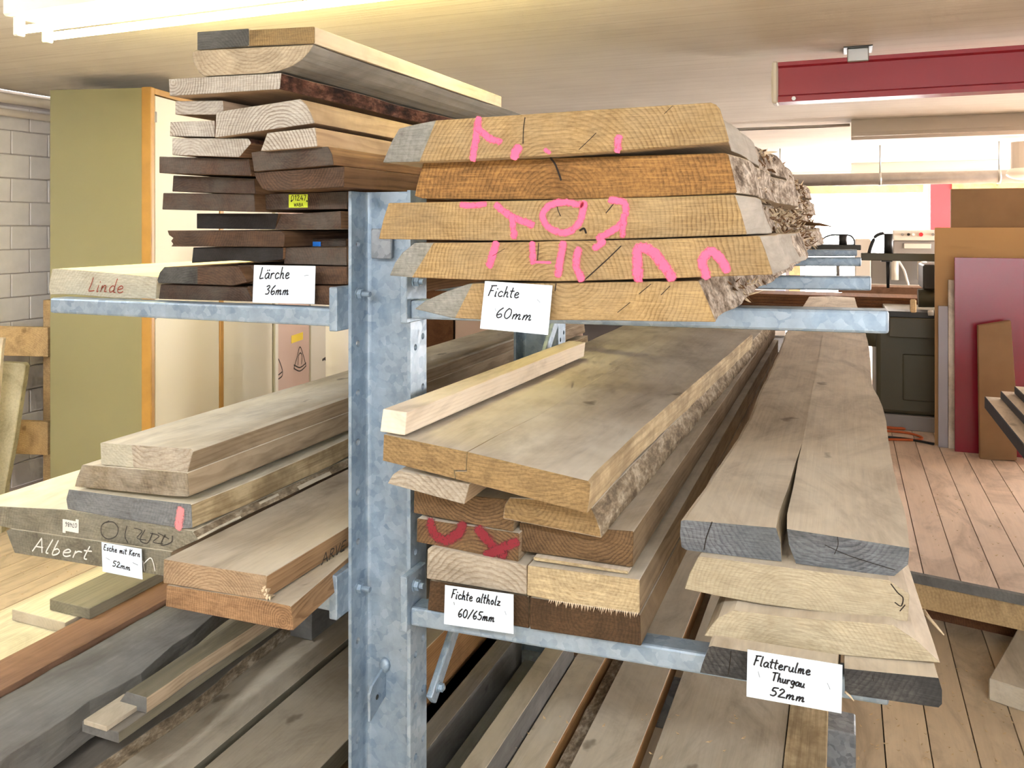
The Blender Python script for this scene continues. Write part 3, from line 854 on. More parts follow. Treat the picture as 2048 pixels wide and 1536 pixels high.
def arm(y, sgn, zi, zo, tip, detail):
    xi = PXR + 0.016 if sgn > 0 else PXL - 0.02
    h = 0.039
    base = Vector((xi, y - 0.03, E(zi)))
    bm = bmesh.new()
    vs_ = []
    for (x, z) in ((0, 0), (tip - xi, zo - zi)):
        for (yy, dz) in ((0, 0), (0.05, 0), (0.05, -h), (0, -h)): vs_.append(bm.verts.new((x, yy, z + dz)))
    for f in ((0, 1, 2, 3), (7, 6, 5, 4), (0, 4, 5, 1), (1, 5, 6, 2), (2, 6, 7, 3), (3, 7, 4, 0)): bm.faces.new([vs_[k] for k in f])
    bmesh.ops.recalc_face_normals(bm, faces=bm.faces[:])
    o = bevel(link('arm', bm_mesh('arm', bm), 'zinc', rack, base - rack.location), 0.005, 2)
    a, b = (PXR, PXR + 0.016) if sgn > 0 else (PXL - 0.02, PXL)
    box('bracket_plate', (a, y - 0.045, E(zi - 0.047)), (b, y + 0.04, E(zi + (0.067 if sgn > 0 else 0.048))), 'zinc', o, 0.002)
    if detail and sgn > 0:
        hexbolt(o, (PXR + 0.016, y - 0.008, E(zi + 0.038)), 1, shank=0.02)
    return o
for i, y in enumerate(POST_Y):
    for a in ARMS: arm(y, *a, i == 0)
for y in POST_Y:      # base feet
    o = box('base_foot', (-1.88, y - 0.02, E(-1.535)), (0.03, y + 0.09, E(-1.425)), 'zinc_dull', rack, 0.004)
    box('foot_plate', (-0.03, y - 0.03, E(FLOOR)), (0.02, y + 0.10, E(-1.535)), 'zinc_dull', o)
    box('foot_plate', (-1.86, y - 0.03, E(FLOOR)), (-1.81, y + 0.10, E(-1.535)), 'zinc_dull', o)
for (y0, z0, y1, z1) in ((1.60, -1.045, 2.5, -0.245), (3.95, -0.25, 2.56, -1.05), (4.0, -1.05, 5.2, -0.25)):
    a, b = Vector((PXR + 0.012, y0, E(z0))), Vector((PXR + 0.012, y1, E(z1)))
    t_ = (b - a).normalized(); n_ = Vector((0, -t_.z, t_.y))
    bm = bmesh.new(); vs_ = []
    for p in (a, b):
        for s, q in ((-0.008, -0.017), (0.008, -0.017), (0.008, 0.017), (-0.008, 0.017)):
            vs_.append(bm.verts.new(p - a + Vector((s, 0, 0)) + n_ * q))
    for f in BOXF: bm.faces.new([vs_[k] for k in f])
    bmesh.ops.recalc_face_normals(bm, faces=bm.faces[:])
    br = bevel(link('brace', bm_mesh('brace', bm), 'zinc', rack, a - rack.location), 0.004, 2)
    if y0 < 2: hexbolt(br, a + t_ * 0.03 + Vector((0.008, 0, 0)), 1, 0.009, 0.014)

# ------------------------------------------------------------------ larch stack, upper left arm
LG = 'larch boards piled on the upper left arm'
def larch(label, poly, Y, L, end, face='larch_dark_face', side='larch_dark_face', **k):
    return board('larch_board', label, poly, Y, L, end, face, side, group=LG, **k)
larch('short plank with dark wet end beside the tan one, very top of the larch stack', [(394, 64), (497, 57), (497, 92), (394, 100)], 1.42, 1.0, 'wet_grey_end', 'pale_face', 'pale_face', seed=1)
larch('short pale board with tan end and clean planed side, topmost of the larch stack', [(498, 60), (629, 53), (629, 87), (498, 92)], 1.42, 1.0, 'tan_end', 'pale_face', 'pale_face', seed=2, pith=(720, 30))
larch('half-round slab with curved underside and smooth grey wane under the topmost boards', [(385, 104), (392, 101), (627, 89), (618, 103), (603, 119), (585, 131), (560, 141), (530, 146), (470, 149), (408, 152), (398, 145), (388, 128), (384, 113)], 1.42, 2.6, 'slab_end', 'grey_wane', 'grey_wane', seed=3, pith=(500, 40), wob=(0.004, 0.006), rough=0.0015)
larch('pale ringed board with reddish bark side below the half-round slab', [(337, 158), (562, 146), (559, 178), (339, 192)], 1.42, 2.6, 'larch_pale_end', 'larch_pale_face', 'bark_red', seed=4, pith=(345, 165), rough=0.004, wob=(0, 0.008))
larch('thin pale board end tucked above the gap at left of the stack', [(350, 202), (445, 201), (446, 222), (432, 229), (350, 229)], 1.46, 2.6, 'larch_pale_end', 'larch_pale_face', 'larch_pale_face', seed=5, pith=(380, 150))
larch('thick tilted pale board with wide curved rings and brown side', [(432, 224), (600, 198), (612, 209), (621, 226), (629, 246), (430, 275)], 1.43, 2.6, 'larch_pale_end', 'larch_pale_face', 'larch_pale_face', seed=6, pith=(560, 290))
larch('pale board end left of the thick tilted board', [(340, 244), (429, 241), (429, 274), (339, 272)], 1.46, 2.6, 'larch_pale_end', seed=7, pith=(300, 300))
larch('pale board with bark bit at its right end, lowest pale one at left', [(344, 276), (496, 277), (502, 286), (487, 303), (478, 314), (344, 310)], 1.45, 2.6, 'larch_pale_end', side='bark_red', seed=8, pith=(380, 330), rough=0.002)
larch('whitish board with slanted left end, lowest pale one at right', [(534, 266), (630, 255), (634, 293), (521, 302)], 1.43, 2.6, 'larch_pale_end', 'larch_pale_face', 'larch_pale_face', seed=9, pith=(500, 340), tint=1.1)
larch('dark grey-brown board with rounded right edge and orange-brown side', [(502, 305), (520, 302), (640, 294), (656, 293), (664, 309), (667, 330), (508, 343)], 1.45, 2.6, 'larch_dark_end', seed=10)
larch('reddish dark board lying just over the post top', [(508, 345), (688, 333), (688, 374), (537, 382), (524, 377), (512, 358)], 1.46, 2.6, 'larch_brown_end', seed=11, tint=0.8)
larch('dark board with a light knot streak, upper left', [(318, 313), (497, 318), (502, 351), (318, 346)], 1.48, 2.6, 'larch_dark_end', seed=12, tint=1.05)
larch('dark board recessed below the knot-streaked one', [(346, 351), (508, 357), (511, 388), (344, 383)], 1.52, 2.6, 'larch_dark_end', seed=13, tint=0.85)
larch('slate-grey dark board jutting out at left in the middle of the stack', [(326, 386), (508, 388), (510, 424), (324, 419)], 1.53, 2.6, 'larch_dark_end', seed=14, tint=0.9)
b_tag = larch('dark board carrying the yellow number tag', [(509, 389), (694, 383), (694, 418), (509, 420)], 1.57, 2.6, 'larch_dark_end', seed=15, pith=(480, 470))
larch('near-black board set back below the grey one', [(393, 427), (556, 427), (550, 459), (393, 457)], 1.57, 2.6, 'larch_black_end', seed=16)
larch('brown board with slanted left edge beneath the yellow tag', [(562, 429), (681, 422), (682, 458), (550, 459)], 1.57, 2.6, 'larch_dark_end', seed=17, tint=1.1)
larch('reddish-brown board with a jagged broken left end', [(334, 461), (562, 462), (570, 470), (566, 494), (341, 493), (346, 488), (342, 482), (347, 476), (338, 470)], 1.55, 2.6, 'larch_brown_end', seed=18, tint=0.75, jag=0.004)
b_blue = larch('set-back board with a small blue sticker next to the post', [(579, 477), (692, 477), (692, 493), (577, 493)], 1.66, 2.5, 'larch_dark_end', seed=19)
larch('dark reddish board with a ragged lower edge', [(386, 495), (566, 495), (565, 519), (520, 524), (470, 521), (383, 526)], 1.56, 2.6, 'larch_black_end', seed=20, tint=1.2)
larch('brown ringed board above the handwritten card, next to the post', [(567, 495), (693, 495), (693, 531), (568, 528)], 1.57, 2.6, 'larch_dark_end', seed=21, tint=1.15, pith=(560, 540))
larch('grey-green cornered board with worn round left edge on the second layer', [(328, 534), (478, 534), (494, 564), (466, 571), (316, 566), (314, 560), (319, 545)], 1.53, 2.6, 'larch_brown_end', seed=22, pith=(400, 640), split=((395, 530), (395, 575), 'wet_grey_end'), tint=0.85)
larch('warm brown ringed board partly behind the handwritten card', [(475, 530), (694, 533), (694, 569), (495, 568)], 1.57, 2.6, 'larch_brown_end', seed=23, pith=(560, 600))
larch('bottom left larch board with dark split face lying on the arm', [(321, 569), (493, 575), (504, 603), (317, 598)], 1.535, 2.6, 'larch_dark_end', seed=24, tint=0.85)
larch('bottom larch board with fan rings behind the card, lying on the arm', [(495, 572), (682, 573), (682, 611), (505, 604)], 1.545, 2.6, 'larch_brown_end', seed=25, pith=(700, 560), tint=0.9)
bl = board('lime_board', 'pale yellowish board end marked Linde at the tip of the upper left arm', [(104, 538), (118, 537), (216, 545), (314, 554), (311, 598), (230, 596), (150, 589), (100, 589), (97, 575)], 1.54, 2.4, 'linde_end', 'linde_face', 'linde_face', seed=26, group='boards on the upper left arm beside the larch')
O_ = P(176, 582, 1.538); write('crayon_writing', 'Linde'.replace('L', 'L'), O_, P(248, 586, 1.538) - O_, P(178, 555, 1.538) - O_, 0.0028, 'ink_red', bl, (0, -1, 0))
# small tags on the ends
def tag_plate(name, label, cen, wpx, hpx, Y, mat, parent):
    c = [P(cen[0] + a * wpx / 2, cen[1] + b * hpx / 2, Y) for a, b in ((-1, 1), (1, 1), (1, -1), (-1, -1))]
    o = box(name, (c[0].x, Y - 0.0016, c[0].z), (c[2].x, Y - 0.0002, c[2].z), mat, parent, 0.0006)
    if label: o['label'] = label
    return o
tp = tag_plate('number_tag', 'yellow number tag reading 01247 WABA', (597, 402), 38, 27, 1.57, 'tag_yellow', b_tag)
O_ = P(582, 401, 1.568); write('tag_print', '01247', O_, P(613, 401, 1.568) - O_, P(582, 390, 1.568) - O_, 0.0016, 'ink', tp, (0, -1, 0), 0)
O_ = P(588, 413, 1.568); write('tag_print', 'WABA', O_, P(607, 413, 1.568) - O_, P(588, 406, 1.568) - O_, 0.0013, 'ink', tp, (0, -1, 0), 0)
for u in (582, 613):
    px_marks('tag_pin', [[(u, 402), (u + 1.5, 402.5)]], 3, 1.5685, 'ink', tp, False)
tag_plate('blue_sticker', 'small blue sticker', (634, 488), 16, 9, 1.66, 'tag_blue', b_blue)

# ------------------------------------------------------------------ spruce stack, upper right arm
SG = 'thick spruce planks stacked on the upper right arm'
def spruce(label, poly, Y, end, **k):
    return board('spruce_plank', label, poly, Y, 3.0, end, 'spruce_face', k.pop('side', 'spruce_wane'), group=SG, **k)
YS = 1.21
s1 = spruce('top spruce plank with grey left corner and pink paint strokes', [(765, 325), (783, 283), (798, 257), (830, 249), (872, 241), (1150, 222), (1422, 205), (1432, 209), (1440, 218), (1450, 250), (1459, 284), (1400, 289), (1250, 301), (1108, 311), (951, 319), (864, 323)], YS - 0.01, 'spruce_end', seed=31, side2=(0.55, 'bark_fuzzy'), pith=(1110, 395), split=((872, 241), (838, 326), 'spruce_grey_end'), wob=(0.0, 0.012), rough=0.003)
s2 = spruce('unpainted orange-brown rough-sawn spruce plank second from the top', [(829, 392), (833, 372), (846, 326), (853, 323), (1150, 315), (1448, 306), (1456, 308), (1464, 340), (1474, 386), (1300, 394), (1153, 398), (990, 399), (845, 397)], YS + 0.02, 'spruce_raw_end', side='bark_fuzzy', seed=32, pith=(1110, 420), wob=(0.0, 0.015), rough=0.006)
s3 = spruce('middle spruce plank with a pink painted ring around its heart', [(757, 478), (766, 440), (777, 406), (1100, 400), (1330, 394), (1469, 389), (1480, 420), (1494, 469), (1300, 476), (1128, 481), (950, 481)], YS, 'spruce_end', seed=33, side2=(0.42, 'bark_fuzzy'), pith=(1128, 448), wob=(0.0, 0.014), rough=0.004)
s4 = spruce('spruce plank with bold pink arches near its right end', [(779, 551), (790, 525), (805, 505), (829, 486), (1000, 485), (1300, 479), (1519, 472), (1530, 500), (1546, 549), (1330, 557), (1113, 563), (960, 560), (825, 555)], YS - 0.01, 'spruce_end', seed=34, side2=(0.5, 'bark_fuzzy'), pith=(1110, 580), split=((868, 484), (822, 558), 'spruce_grey_end'), wob=(0.0, 0.012), rough=0.004)
s5 = spruce('bottom spruce plank with grey slanted left flank behind the card', [(829, 618), (850, 602), (895, 582), (939, 567), (1150, 565), (1397, 562), (1412, 595), (1432, 644), (1330, 643), (1228, 641), (1080, 640), (959, 639), (904, 636)], YS, 'spruce_end', side='bark_fuzzy', seed=35, pith=(1130, 530), split=((945, 567), (908, 640), 'spruce_grey_end'), wob=(0.0, 0.01), rough=0.004, tint=1.05)
px_marks('spray_paint', [[(957, 240), (952, 275), (946, 316)], [(956, 256), (976, 275), (998, 283)], [(1035, 297), (1029, 311)], [(1091, 300), (1098, 305)], [(1237, 276), (1235, 299)]], [17, 16, 21, 9, 16], YS - 0.01, 'spray_pink', s1)
px_marks('spray_paint', [[(924, 410), (948, 411), (969, 408)], [(994, 412), (1024, 434), (1063, 449)], [(1024, 434), (1028, 472)],
    [(1160, 409), (1132, 405), (1103, 409), (1085, 430), (1100, 457), (1131, 465), (1158, 446), (1168, 408)], [(1223, 400), (1250, 408), (1243, 447), (1198, 476)], [(1248, 432), (1245, 470)]], [13, 16, 15, 15, 15, 13], YS, 'spray_pink', s3)
px_marks('spray_paint', [[(991, 490), (979, 528)], [(1065, 489), (1066, 523)], [(1066, 524), (1100, 525)], [(1126, 489), (1116, 548)], [(1157, 501), (1152, 529), (1162, 556)], [(1205, 484), (1191, 495)],
    [(1277, 555), (1276, 500), (1306, 505), (1342, 553)], [(1412, 550), (1405, 521), (1422, 503), (1441, 518), (1452, 538)]], [19, 15, 6, 17, 17, 15, 22, 19], YS - 0.01, 'spray_pink', s4)
def cracks(parent, lines, wpx, Y): px_marks('drying_crack', lines, wpx, Y, 'crack_dark', parent, False, 0.0008)
cracks(s1, [[(1050, 235), (1047, 258), (1046, 287)], [(1192, 266), (1175, 283), (1158, 299)], [(1345, 212), (1328, 228)]], [2.0, 1.4, 1.0], YS - 0.01)
cracks(s2, [[(1101, 316), (1110, 328), (1118, 348), (1122, 360)]], [4], YS + 0.02)
cracks(s3, [[(1112, 402), (1116, 420), (1121, 432)], [(1235, 397), (1222, 414), (1212, 426)], [(1160, 461), (1168, 457), (1172, 466)]], [1.8, 2.0, 4.0], YS)
cracks(s4, [[(1242, 492), (1210, 523), (1168, 561)], [(1077, 486), (1075, 520)], [(1010, 497), (985, 512)]], [2.4, 1.6, 1.0], YS - 0.01)
cracks(s5, [[(1112, 567), (1110, 582)], [(1302, 568), (1278, 588)], [(1340, 572), (1322, 590)], [(1260, 605), (1235, 625)]], [2.0, 1.4, 1.4, 1.2], YS)
def shreds(parent, label, ends, y0, y1, count, seed, mat, size=1.0):
    """torn bark shreds and splinters standing off the wane side"""
    rn = random.Random(seed); V, F = [], []
    org = parent.location
    for _ in range(count):
        y = rn.uniform(y0, y1); s = rn.random()
        a, b = ends
        q = a + (b - a) * s
        x0 = q.x - 0.004 + rn.uniform(-0.004, 0.006); z0 = q.z + rn.uniform(-0.004, 0.004)
        ln = rn.uniform(0.02, 0.07) * size; w = rn.uniform(0.002, 0.008) * size
        d = Vector((rn.uniform(0.05, 0.55), rn.uniform(-1, 1), rn.uniform(-0.55, 0.45))).normalized()
        sd = d.cross(Vector((rn.uniform(-1, 1), rn.uniform(-1, 1), rn.uniform(-1, 1)))).normalized() * w
        th = d.cross(sd).normalized() * 0.0012
        p = Vector((x0, y, z0)) - org
        i = len(V)
        V += [p - sd + th, p + sd + th, p + d * ln * 0.6 + sd * 0.8 + th, p + d * ln, p - sd - th, p + sd - th, p + d * ln * 0.6 + sd * 0.8 - th]
        F += [(i, i + 1, i + 2, i + 3), (i + 4, i + 3, i + 6, i + 5), (i, i + 3, i + 4), (i + 1, i + 5, i + 6, i + 2), (i + 2, i + 6, i + 3), (i, i + 4, i + 5, i + 1)]
    o = link('bark_shreds', mesh_from('bark_shreds', V, F), mat, parent, (0, 0, 0))
    o['kind'] = 'stuff'
    return o
for par, tr, br, y0, n_ in ((s1, (1440, 218), (1459, 284), 1.75, 90), (s2, (1456, 308), (1474, 386), 1.45, 170), (s3, (1469, 389), (1494, 469), 1.75, 170), (s4, (1519, 472), (1546, 549), 1.7, 130), (s5, (1397, 562), (1432, 644), 1.45, 70)):
    a, b = P(*tr, YS), P(*br, YS)
    shreds(par, '', (a, b), y0, 4.1, n_, n_ + 5, 'splinter', 0.5)
    shreds(par, '', (a, b), y0, 4.1, n_, n_ + 9, 'splinter_pale', 0.5)
# one long splinter sticking out to the right
sp0 = P(1600, 446, 3.0)
tube('long_splinter', [sp0, P(1640, 449, 2.9), P(1664, 453, 2.85)], [0.008, 0.006, 0.001], 'splinter', s3, 6)

# ------------------------------------------------------------------ old spruce, lower right arm
OG = 'old spruce planks stacked on the lower right arm'
def old(label, poly, Y, L, end, face='old_top', side='old_side', **k):
    return board(k.pop('name', 'spruce_plank'), label, poly, Y, L, end, face, side, group=OG, **k)
rot_e = (lambda y: 0.040 * y, lambda y: 0.040 * y)
board('batten', 'clean pale square batten lying on the wide cracked plank', [(766, 818), (814, 825), (809, 871), (760, 863)], 1.375, 1.03, 'batten', 'batten', 'batten', seed=41, edges=rot_e, rise=0.0, cat='batten')
cz = [(0.0, -0.651), (0.144, -0.645), (0.32, -0.629)]
e2 = old('wide golden plank with a stepped crack through its end', [[(768, 869), (933.5, 903.5, 'c'), (931, 940, 'c'), (907, 940, 'c'), (909, 957, 'c'), (766, 921)],
    [(935.5, 904, 'c'), (1176, 962), (1181, 969), (1178, 1000), (1174, 1026), (912, 958, 'c'), (910, 943, 'c'), (933.5, 943, 'c')]], 1.38, 2.1, 'old_tan_end', 'old_top', 'bark_tan', crack=(0.32, cz), seed=42, rough=0.0025,
    edges=(lambda y: 0, lambda y: 0.0 + 0.055 * max(0, y - 0.35) / 1.5), pith=(1000, 600))
old('short pale offcut with rounded left edge wedged under the wide plank', [(775, 967), (785, 950), (797, 941), (939, 968), (928, 1009)], 1.40, 1.5, 'ash_pale_end', seed=43, name='board_offcut')
old('dark brown ringed plank between the offcut and the red-painted one', [(828, 982), (1030, 1000), (1026, 1064), (827, 1026)], 1.49, 3.0, 'old_brown_end', seed=44, pith=(960, 950))
old('grey-brown plank with a rounded bark edge right below the wide plank', [(1019, 995), (1009, 1010), (1006, 1037), (1203, 1076), (1201, 1060), (1194, 1040), (1183, 1016), (1100, 1000)], 1.46, 3.2, 'old_tan_end', 'old_top', 'bark_greybrown', seed=45, tint=0.92, rough=0.004, edges=(lambda y: 0, lambda y: 0.02 * y))
e6 = old('plank end smeared with dark red paint', [(834, 1037), (1038, 1067), (1036, 1124), (833, 1084)], 1.488, 3.0, 'old_brown_end', seed=46, pith=(960, 1170))
px_marks('red_paint', [[(862, 1046), (868, 1068), (890, 1080), (915, 1068), (925, 1052)], [(960, 1062), (985, 1092), (1005, 1108)], [(975, 1110), (1030, 1085)]], [24, 26, 22], 1.488, 'spray_red', e6)
old('dark ringed plank with a knot streak at the right of the stack', [(1039, 1046), (1267, 1063), (1265, 1135), (1150, 1117), (1039, 1102)], 1.505, 3.4, 'old_brown_end', seed=47, pith=(1180, 1040), tint=0.95)
old('thin pale lath between two planks', [(1067, 1114), (1256, 1143), (1256, 1149), (1067, 1121)], 1.495, 3.0, 'old_cream_end', 'batten', 'batten', seed=48, name='lath')
old('light tan plank with chamfered corner above the handwritten card', [(855, 1098), (865, 1093), (1053, 1131), (1053, 1190), (853, 1157)], 1.48, 3.0, 'ash_pale_end', seed=49, pith=(980, 1260), tint=0.95)
e10 = old('cream fuzzy-sawn plank with a splintery lower edge', [(1055, 1131), (1279, 1160), (1279, 1227), (1145, 1208), (1054, 1191)], 1.482, 3.4, 'old_cream_end', seed=50)
old('dark brown bottom plank mostly behind the card', [(860, 1161), (1056, 1193), (1058, 1257), (855, 1220)], 1.49, 3.0, 'old_dark_end', seed=51, pith=(950, 1290))
old('dark brown bottom plank at the right resting on the arm', [(1060, 1195), (1280, 1230), (1282, 1292), (1060, 1258)], 1.482, 3.4, 'old_dark_end', seed=52, pith=(1170, 1240))
rn = random.Random(4); V, F = [], []
for k in range(46):       # splinter fringe of the cream plank
    u = 1100 + k * 3.9; v = 1201 + (u - 1100) * 0.149
    p = P(u, v, 1.4815) - e10.location; w = 0.0012; ln = rn.uniform(0.002, 0.011)
    i = len(V)
    V += [p + Vector((-w, 0, 0.002)), p + Vector((w, 0, 0.002)), p + Vector((rn.uniform(-.003, .003), -0.003, -ln)), p + Vector((0, 0.003, 0.002))]
    F += [(i, i + 1, i + 2), (i + 1, i + 3, i + 2), (i + 3, i, i + 2)]
o = link('splinter_fringe', mesh_from('fringe', V, F), 'splinter_pale', e10, (0, 0, 0)); o['kind'] = 'stuff'

# ------------------------------------------------------------------ elm stack, tip of the lower right arm
EG = 'elm planks stacked at the tip of the lower right arm'
def interp(tab):
    def f(y):
        if y <= tab[0][0]: return tab[0][1]
        for (a, b), (c, d) in zip(tab, tab[1:]):
            if a <= y <= c: return b + (d - b) * (y - a) / (c - a)
        return tab[-1][1]
    return f
le = interp([(0, 0), (0.25, 0.013), (0.63, 0.026), (0.87, 0.031), (1.24, 0.023), (1.63, 0.023), (2.2, 0.019), (2.84, 0.005), (5, 0.03)])
re_ = interp([(0, 0), (0.14, 0.005), (0.31, 0.002), (0.48, -0.001), (0.75, 0.002), (0.95, 0.004), (1.1, 0.005), (1.2, 0.003), (1.36, -0.008), (1.5, -0.014), (1.65, -0.012), (1.93, -0.006), (2.5, 0.0), (3.0, -0.003), (5, -0.03)])
nar = (lambda y: 0.01 * math.sin(y * 3), interp([(0, 0), (0.3, -0.012), (0.6, -0.03), (1.2, -0.05), (5, -0.06)]))
nar2 = (lambda y: 0.01 * math.sin(y * 2.3), interp([(0, 0), (0.4, -0.02), (0.8, -0.05), (1.3, -0.065), (5, -0.08)]))
f1 = board('elm_plank', 'long top elm plank with a deep open split and grey end', [[(1362, 1042), (1370, 1040), (1552, 1056, 'c'), (1561, 1085, 'c'), (1563, 1123, 'c'), (1450, 1110), (1373, 1100), (1363, 1094), (1360, 1066)],
    [(1574, 1058, 'c'), (1819, 1096), (1816, 1129), (1788, 1152), (1731, 1147), (1592, 1127, 'c'), (1578, 1090, 'c')]], 1.52, 5.1, 'elm_grey_end', 'elm_top', 'elm_side',
    crack=(0.62, [(0.0, -0.108), (0.08, -0.110), (0.25, -0.104), (0.44, -0.101), (0.62, -0.096)]), edges=(le, re_), seed=61, pith=(1650, 1000), group=EG, rough=0.002)
f2 = board('elm_plank', 'cream elm plank with clear arched rings right below the split one', [(1369, 1178), (1380, 1145), (1397, 1113), (1600, 1139), (1778, 1161), (1819, 1189), (1818, 1215), (1816, 1243), (1660, 1226), (1519, 1208), (1430, 1191)], 1.50, 4.2, 'elm_pale_end', 'elm_top', 'elm_side', seed=62, pith=(1590, 1230), group=EG, edges=nar, rough=0.0015)
f3 = board('elm_plank', 'wedge-shaped elm plank tapering to a thin right edge', [(1408, 1272), (1424, 1250), (1436, 1236), (1468, 1221), (1570, 1234), (1786, 1250), (1835, 1283), (1881, 1326), (1740, 1316), (1592, 1301), (1500, 1287)], 1.47, 4.2, 'elm_pale_end', 'elm_top', 'elm_side', seed=63, pith=(1600, 1350), group=EG, edges=nar2, rough=0.0015, tint=1.02)
f4 = board('elm_plank', 'bottom elm plank with sooty black end behind the card', [[(1400, 1345), (1404, 1330), (1417, 1294), (1424, 1292), (1675, 1333, 'c'), (1677, 1386, 'c'), (1494, 1361)], [(1689, 1337, 'c'), (1877, 1356), (1884, 1380), (1884, 1408), (1877, 1415), (1690, 1388, 'c')]], 1.43, 4.0, 'elm_black_end', 'elm_top', 'elm_side', crack=(0.35, [(0, -0.0), (0.35, -0.003)]), seed=64, pith=(1600, 1250), group=EG, edges=nar2, rough=0.002)
cracks(f1, [[(1424, 1044), (1418, 1060), (1412, 1078), (1408, 1100)], [(1675, 1074), (1676, 1090), (1669, 1108)], [(1650, 1090), (1700, 1112), (1790, 1140)]], [2.2, 1.4, 1.4], 1.52)
cracks(f4, [[(1462, 1302), (1460, 1325), (1456, 1350)], [(1745, 1350), (1747, 1362)]], [1.6, 1.2], 1.43)
cracks(f2, [[(1782, 1168), (1795, 1185), (1806, 1196), (1802, 1212), (1790, 1205)], [(1800, 1222), (1810, 1210)]], [2.4, 2.2], 1.50)
# scars on the sawn top of the long plank
ribbon('knot_scar', [[PZ(1674, 803, -0.5445), PZ(1672, 812, -0.5445), PZ(1664, 818, -0.5445), PZ(1660, 815, -0.5445)], [PZ(1735, 915, -0.5445), PZ(1739, 905, -0.5445)], [PZ(1741, 797, -0.5445), PZ(1745, 802, -0.5445)]], 0.004, 'splinter', f1, (0, 0, 1))
tube('bark_strand', [P(1848, 1222, 1.7), P(1860, 1238, 1.68), P(1875, 1255, 1.66), P(1888, 1270, 1.65)], [0.004, 0.003, 0.0025, 0.001], 'splinter_pale', f3, 6)
tube('bark_strand', [P(1690, 1383, 1.425), P(1700, 1392, 1.42), P(1708, 1402, 1.418)], [0.002, 0.0016, 0.0006], 'splinter_pale', f4, 6)

# ------------------------------------------------------------------ ash stack, lower left arm
AG = 'ash boards stacked on the lower left arm'
def ash(label, poly, Y, L, end, face='ash_face', side='ash_side', **k):
    return board(k.pop('name', 'ash_board'), label, poly, Y, L, end, face, side, group=AG, **k)
ash('top pale ash board with wavy brown end grain and clean lit surface', [(200, 886), (382, 898), (386, 903), (374, 946), (202, 929)], 1.42, 3.0, 'ash_pale_end', seed=71, pith=(300, 800), split=((262, 880), (268, 945), 'linde_end'))
ash('mottled brown ash board second from the top', [(164, 930), (374, 946), (378, 990), (376, 994), (337, 992), (149, 973), (153, 957)], 1.415, 3.0, 'ash_end', seed=72)
c3 = ash('grey ash board with a pink paint dab at its right corner', [(137, 979), (250, 994), (382, 1009), (384, 1056), (367, 1058), (240, 1038), (135, 1018), (132, 998)], 1.415, 3.0, 'ash_grey_end', side='bark_tan', seed=73, rough=0.002, wob=(0, 0.008), split=None)
px_marks('pink_paint', [[(361, 1022), (357, 1052)]], 22, 1.415, 'spray_rose', c3)
c4 = ash('wide olive-grey ash board with a black circle and white tag', [(-50, 1006), (0, 1013), (135, 1020), (385, 1063), (396, 1080), (345, 1103), (20, 1057), (-50, 1040)], 1.415, 3.0, 'ash_olive_end', side='bark_greybrown', seed=74, rough=0.003, wob=(0, 0.008))
px_marks('crayon_writing', [[(218, 1042), (204, 1050), (203, 1068), (216, 1078), (232, 1072), (236, 1056), (226, 1044), (212, 1045)], [(254, 1052), (250, 1072), (256, 1086)], [(290, 1060), (280, 1080), (295, 1086), (305, 1066)], [(330, 1070), (322, 1090), (342, 1085), (345, 1072)]], 2.2, 1.415, 'pencil', c4, False)
px_marks('crayon_writing', [[(268, 1056), (284, 1062), (274, 1076), (292, 1080)], [(300, 1066), (318, 1072), (306, 1084), (326, 1088)], [(316, 1066), (338, 1078)]], 1.8, 1.4152, 'pencil', c4, False)
tw = tag_plate('number_tag', 'white bone-shaped number tag', (142, 1052), 30, 17, 1.415, 'tag_white', c4)
O_ = P(154, 1047, 1.413); write('tag_print', '07486', O_, P(130, 1044, 1.413) - O_, P(154, 1056, 1.413) - O_, 0.0014, 'ink', tw, (0, -1, 0), 0)
for u in (129, 155):
    tag_plate('tag_end', None, (u, 1052), 6, 26, 1.4149, 'tag_white', tw)
c5 = ash('lowest ash board marked Albert in white chalk', [(12, 1062), (20, 1058), (342, 1104), (339, 1153), (205, 1134), (29, 1106)], 1.41, 3.0, 'ash_olive_end', seed=75, tint=0.85)
O_ = P(64, 1102, 1.4085); write('chalk_writing', 'Albert', O_, P(180, 1120, 1.4085) - O_, P(68, 1074, 1.4085) - O_, 0.0034, 'chalk', c5, (0, -1, 0))
px_marks('chalk_writing', [[(286, 1122), (289, 1142)], [(287, 1128), (300, 1116), (306, 1124), (310, 1142)]], 2.2, 1.409, 'chalk', c5, False)
c6 = ash('dusty pine board with a split right corner and Arve written on its side', [(327, 1119), (430, 1136), (533, 1152), (531, 1199), (511, 1197), (326, 1166)], 1.317, 2.6, 'pine_end', 'pine_top', 'pine_side', seed=76, name='pine_board', pith=(420, 1230))
ash('lowest pine board with orange ringed end grain', [(333, 1171), (510, 1198), (581, 1213), (587, 1261), (577, 1261), (331, 1213)], 1.317, 2.6, 'pine_orange_end', 'pine_top', 'pine_side', seed=77, name='pine_board', pith=(560, 1240), edges=(lambda y: -0.12 * min(y, 0.4), lambda y: -0.12 * min(y, 0.4)))
xq = P(533, 1152, 1.317).x + 0.0015
O_ = PX(643, 1130, xq); write('pencil_writing', 'ARvE', O_, PX(692, 1098, xq) - O_, PX(643, 1110, xq) - O_, 0.0026, 'pencil', c6, (1, 0, 0))
V = []; F = []; rn = random.Random(9)
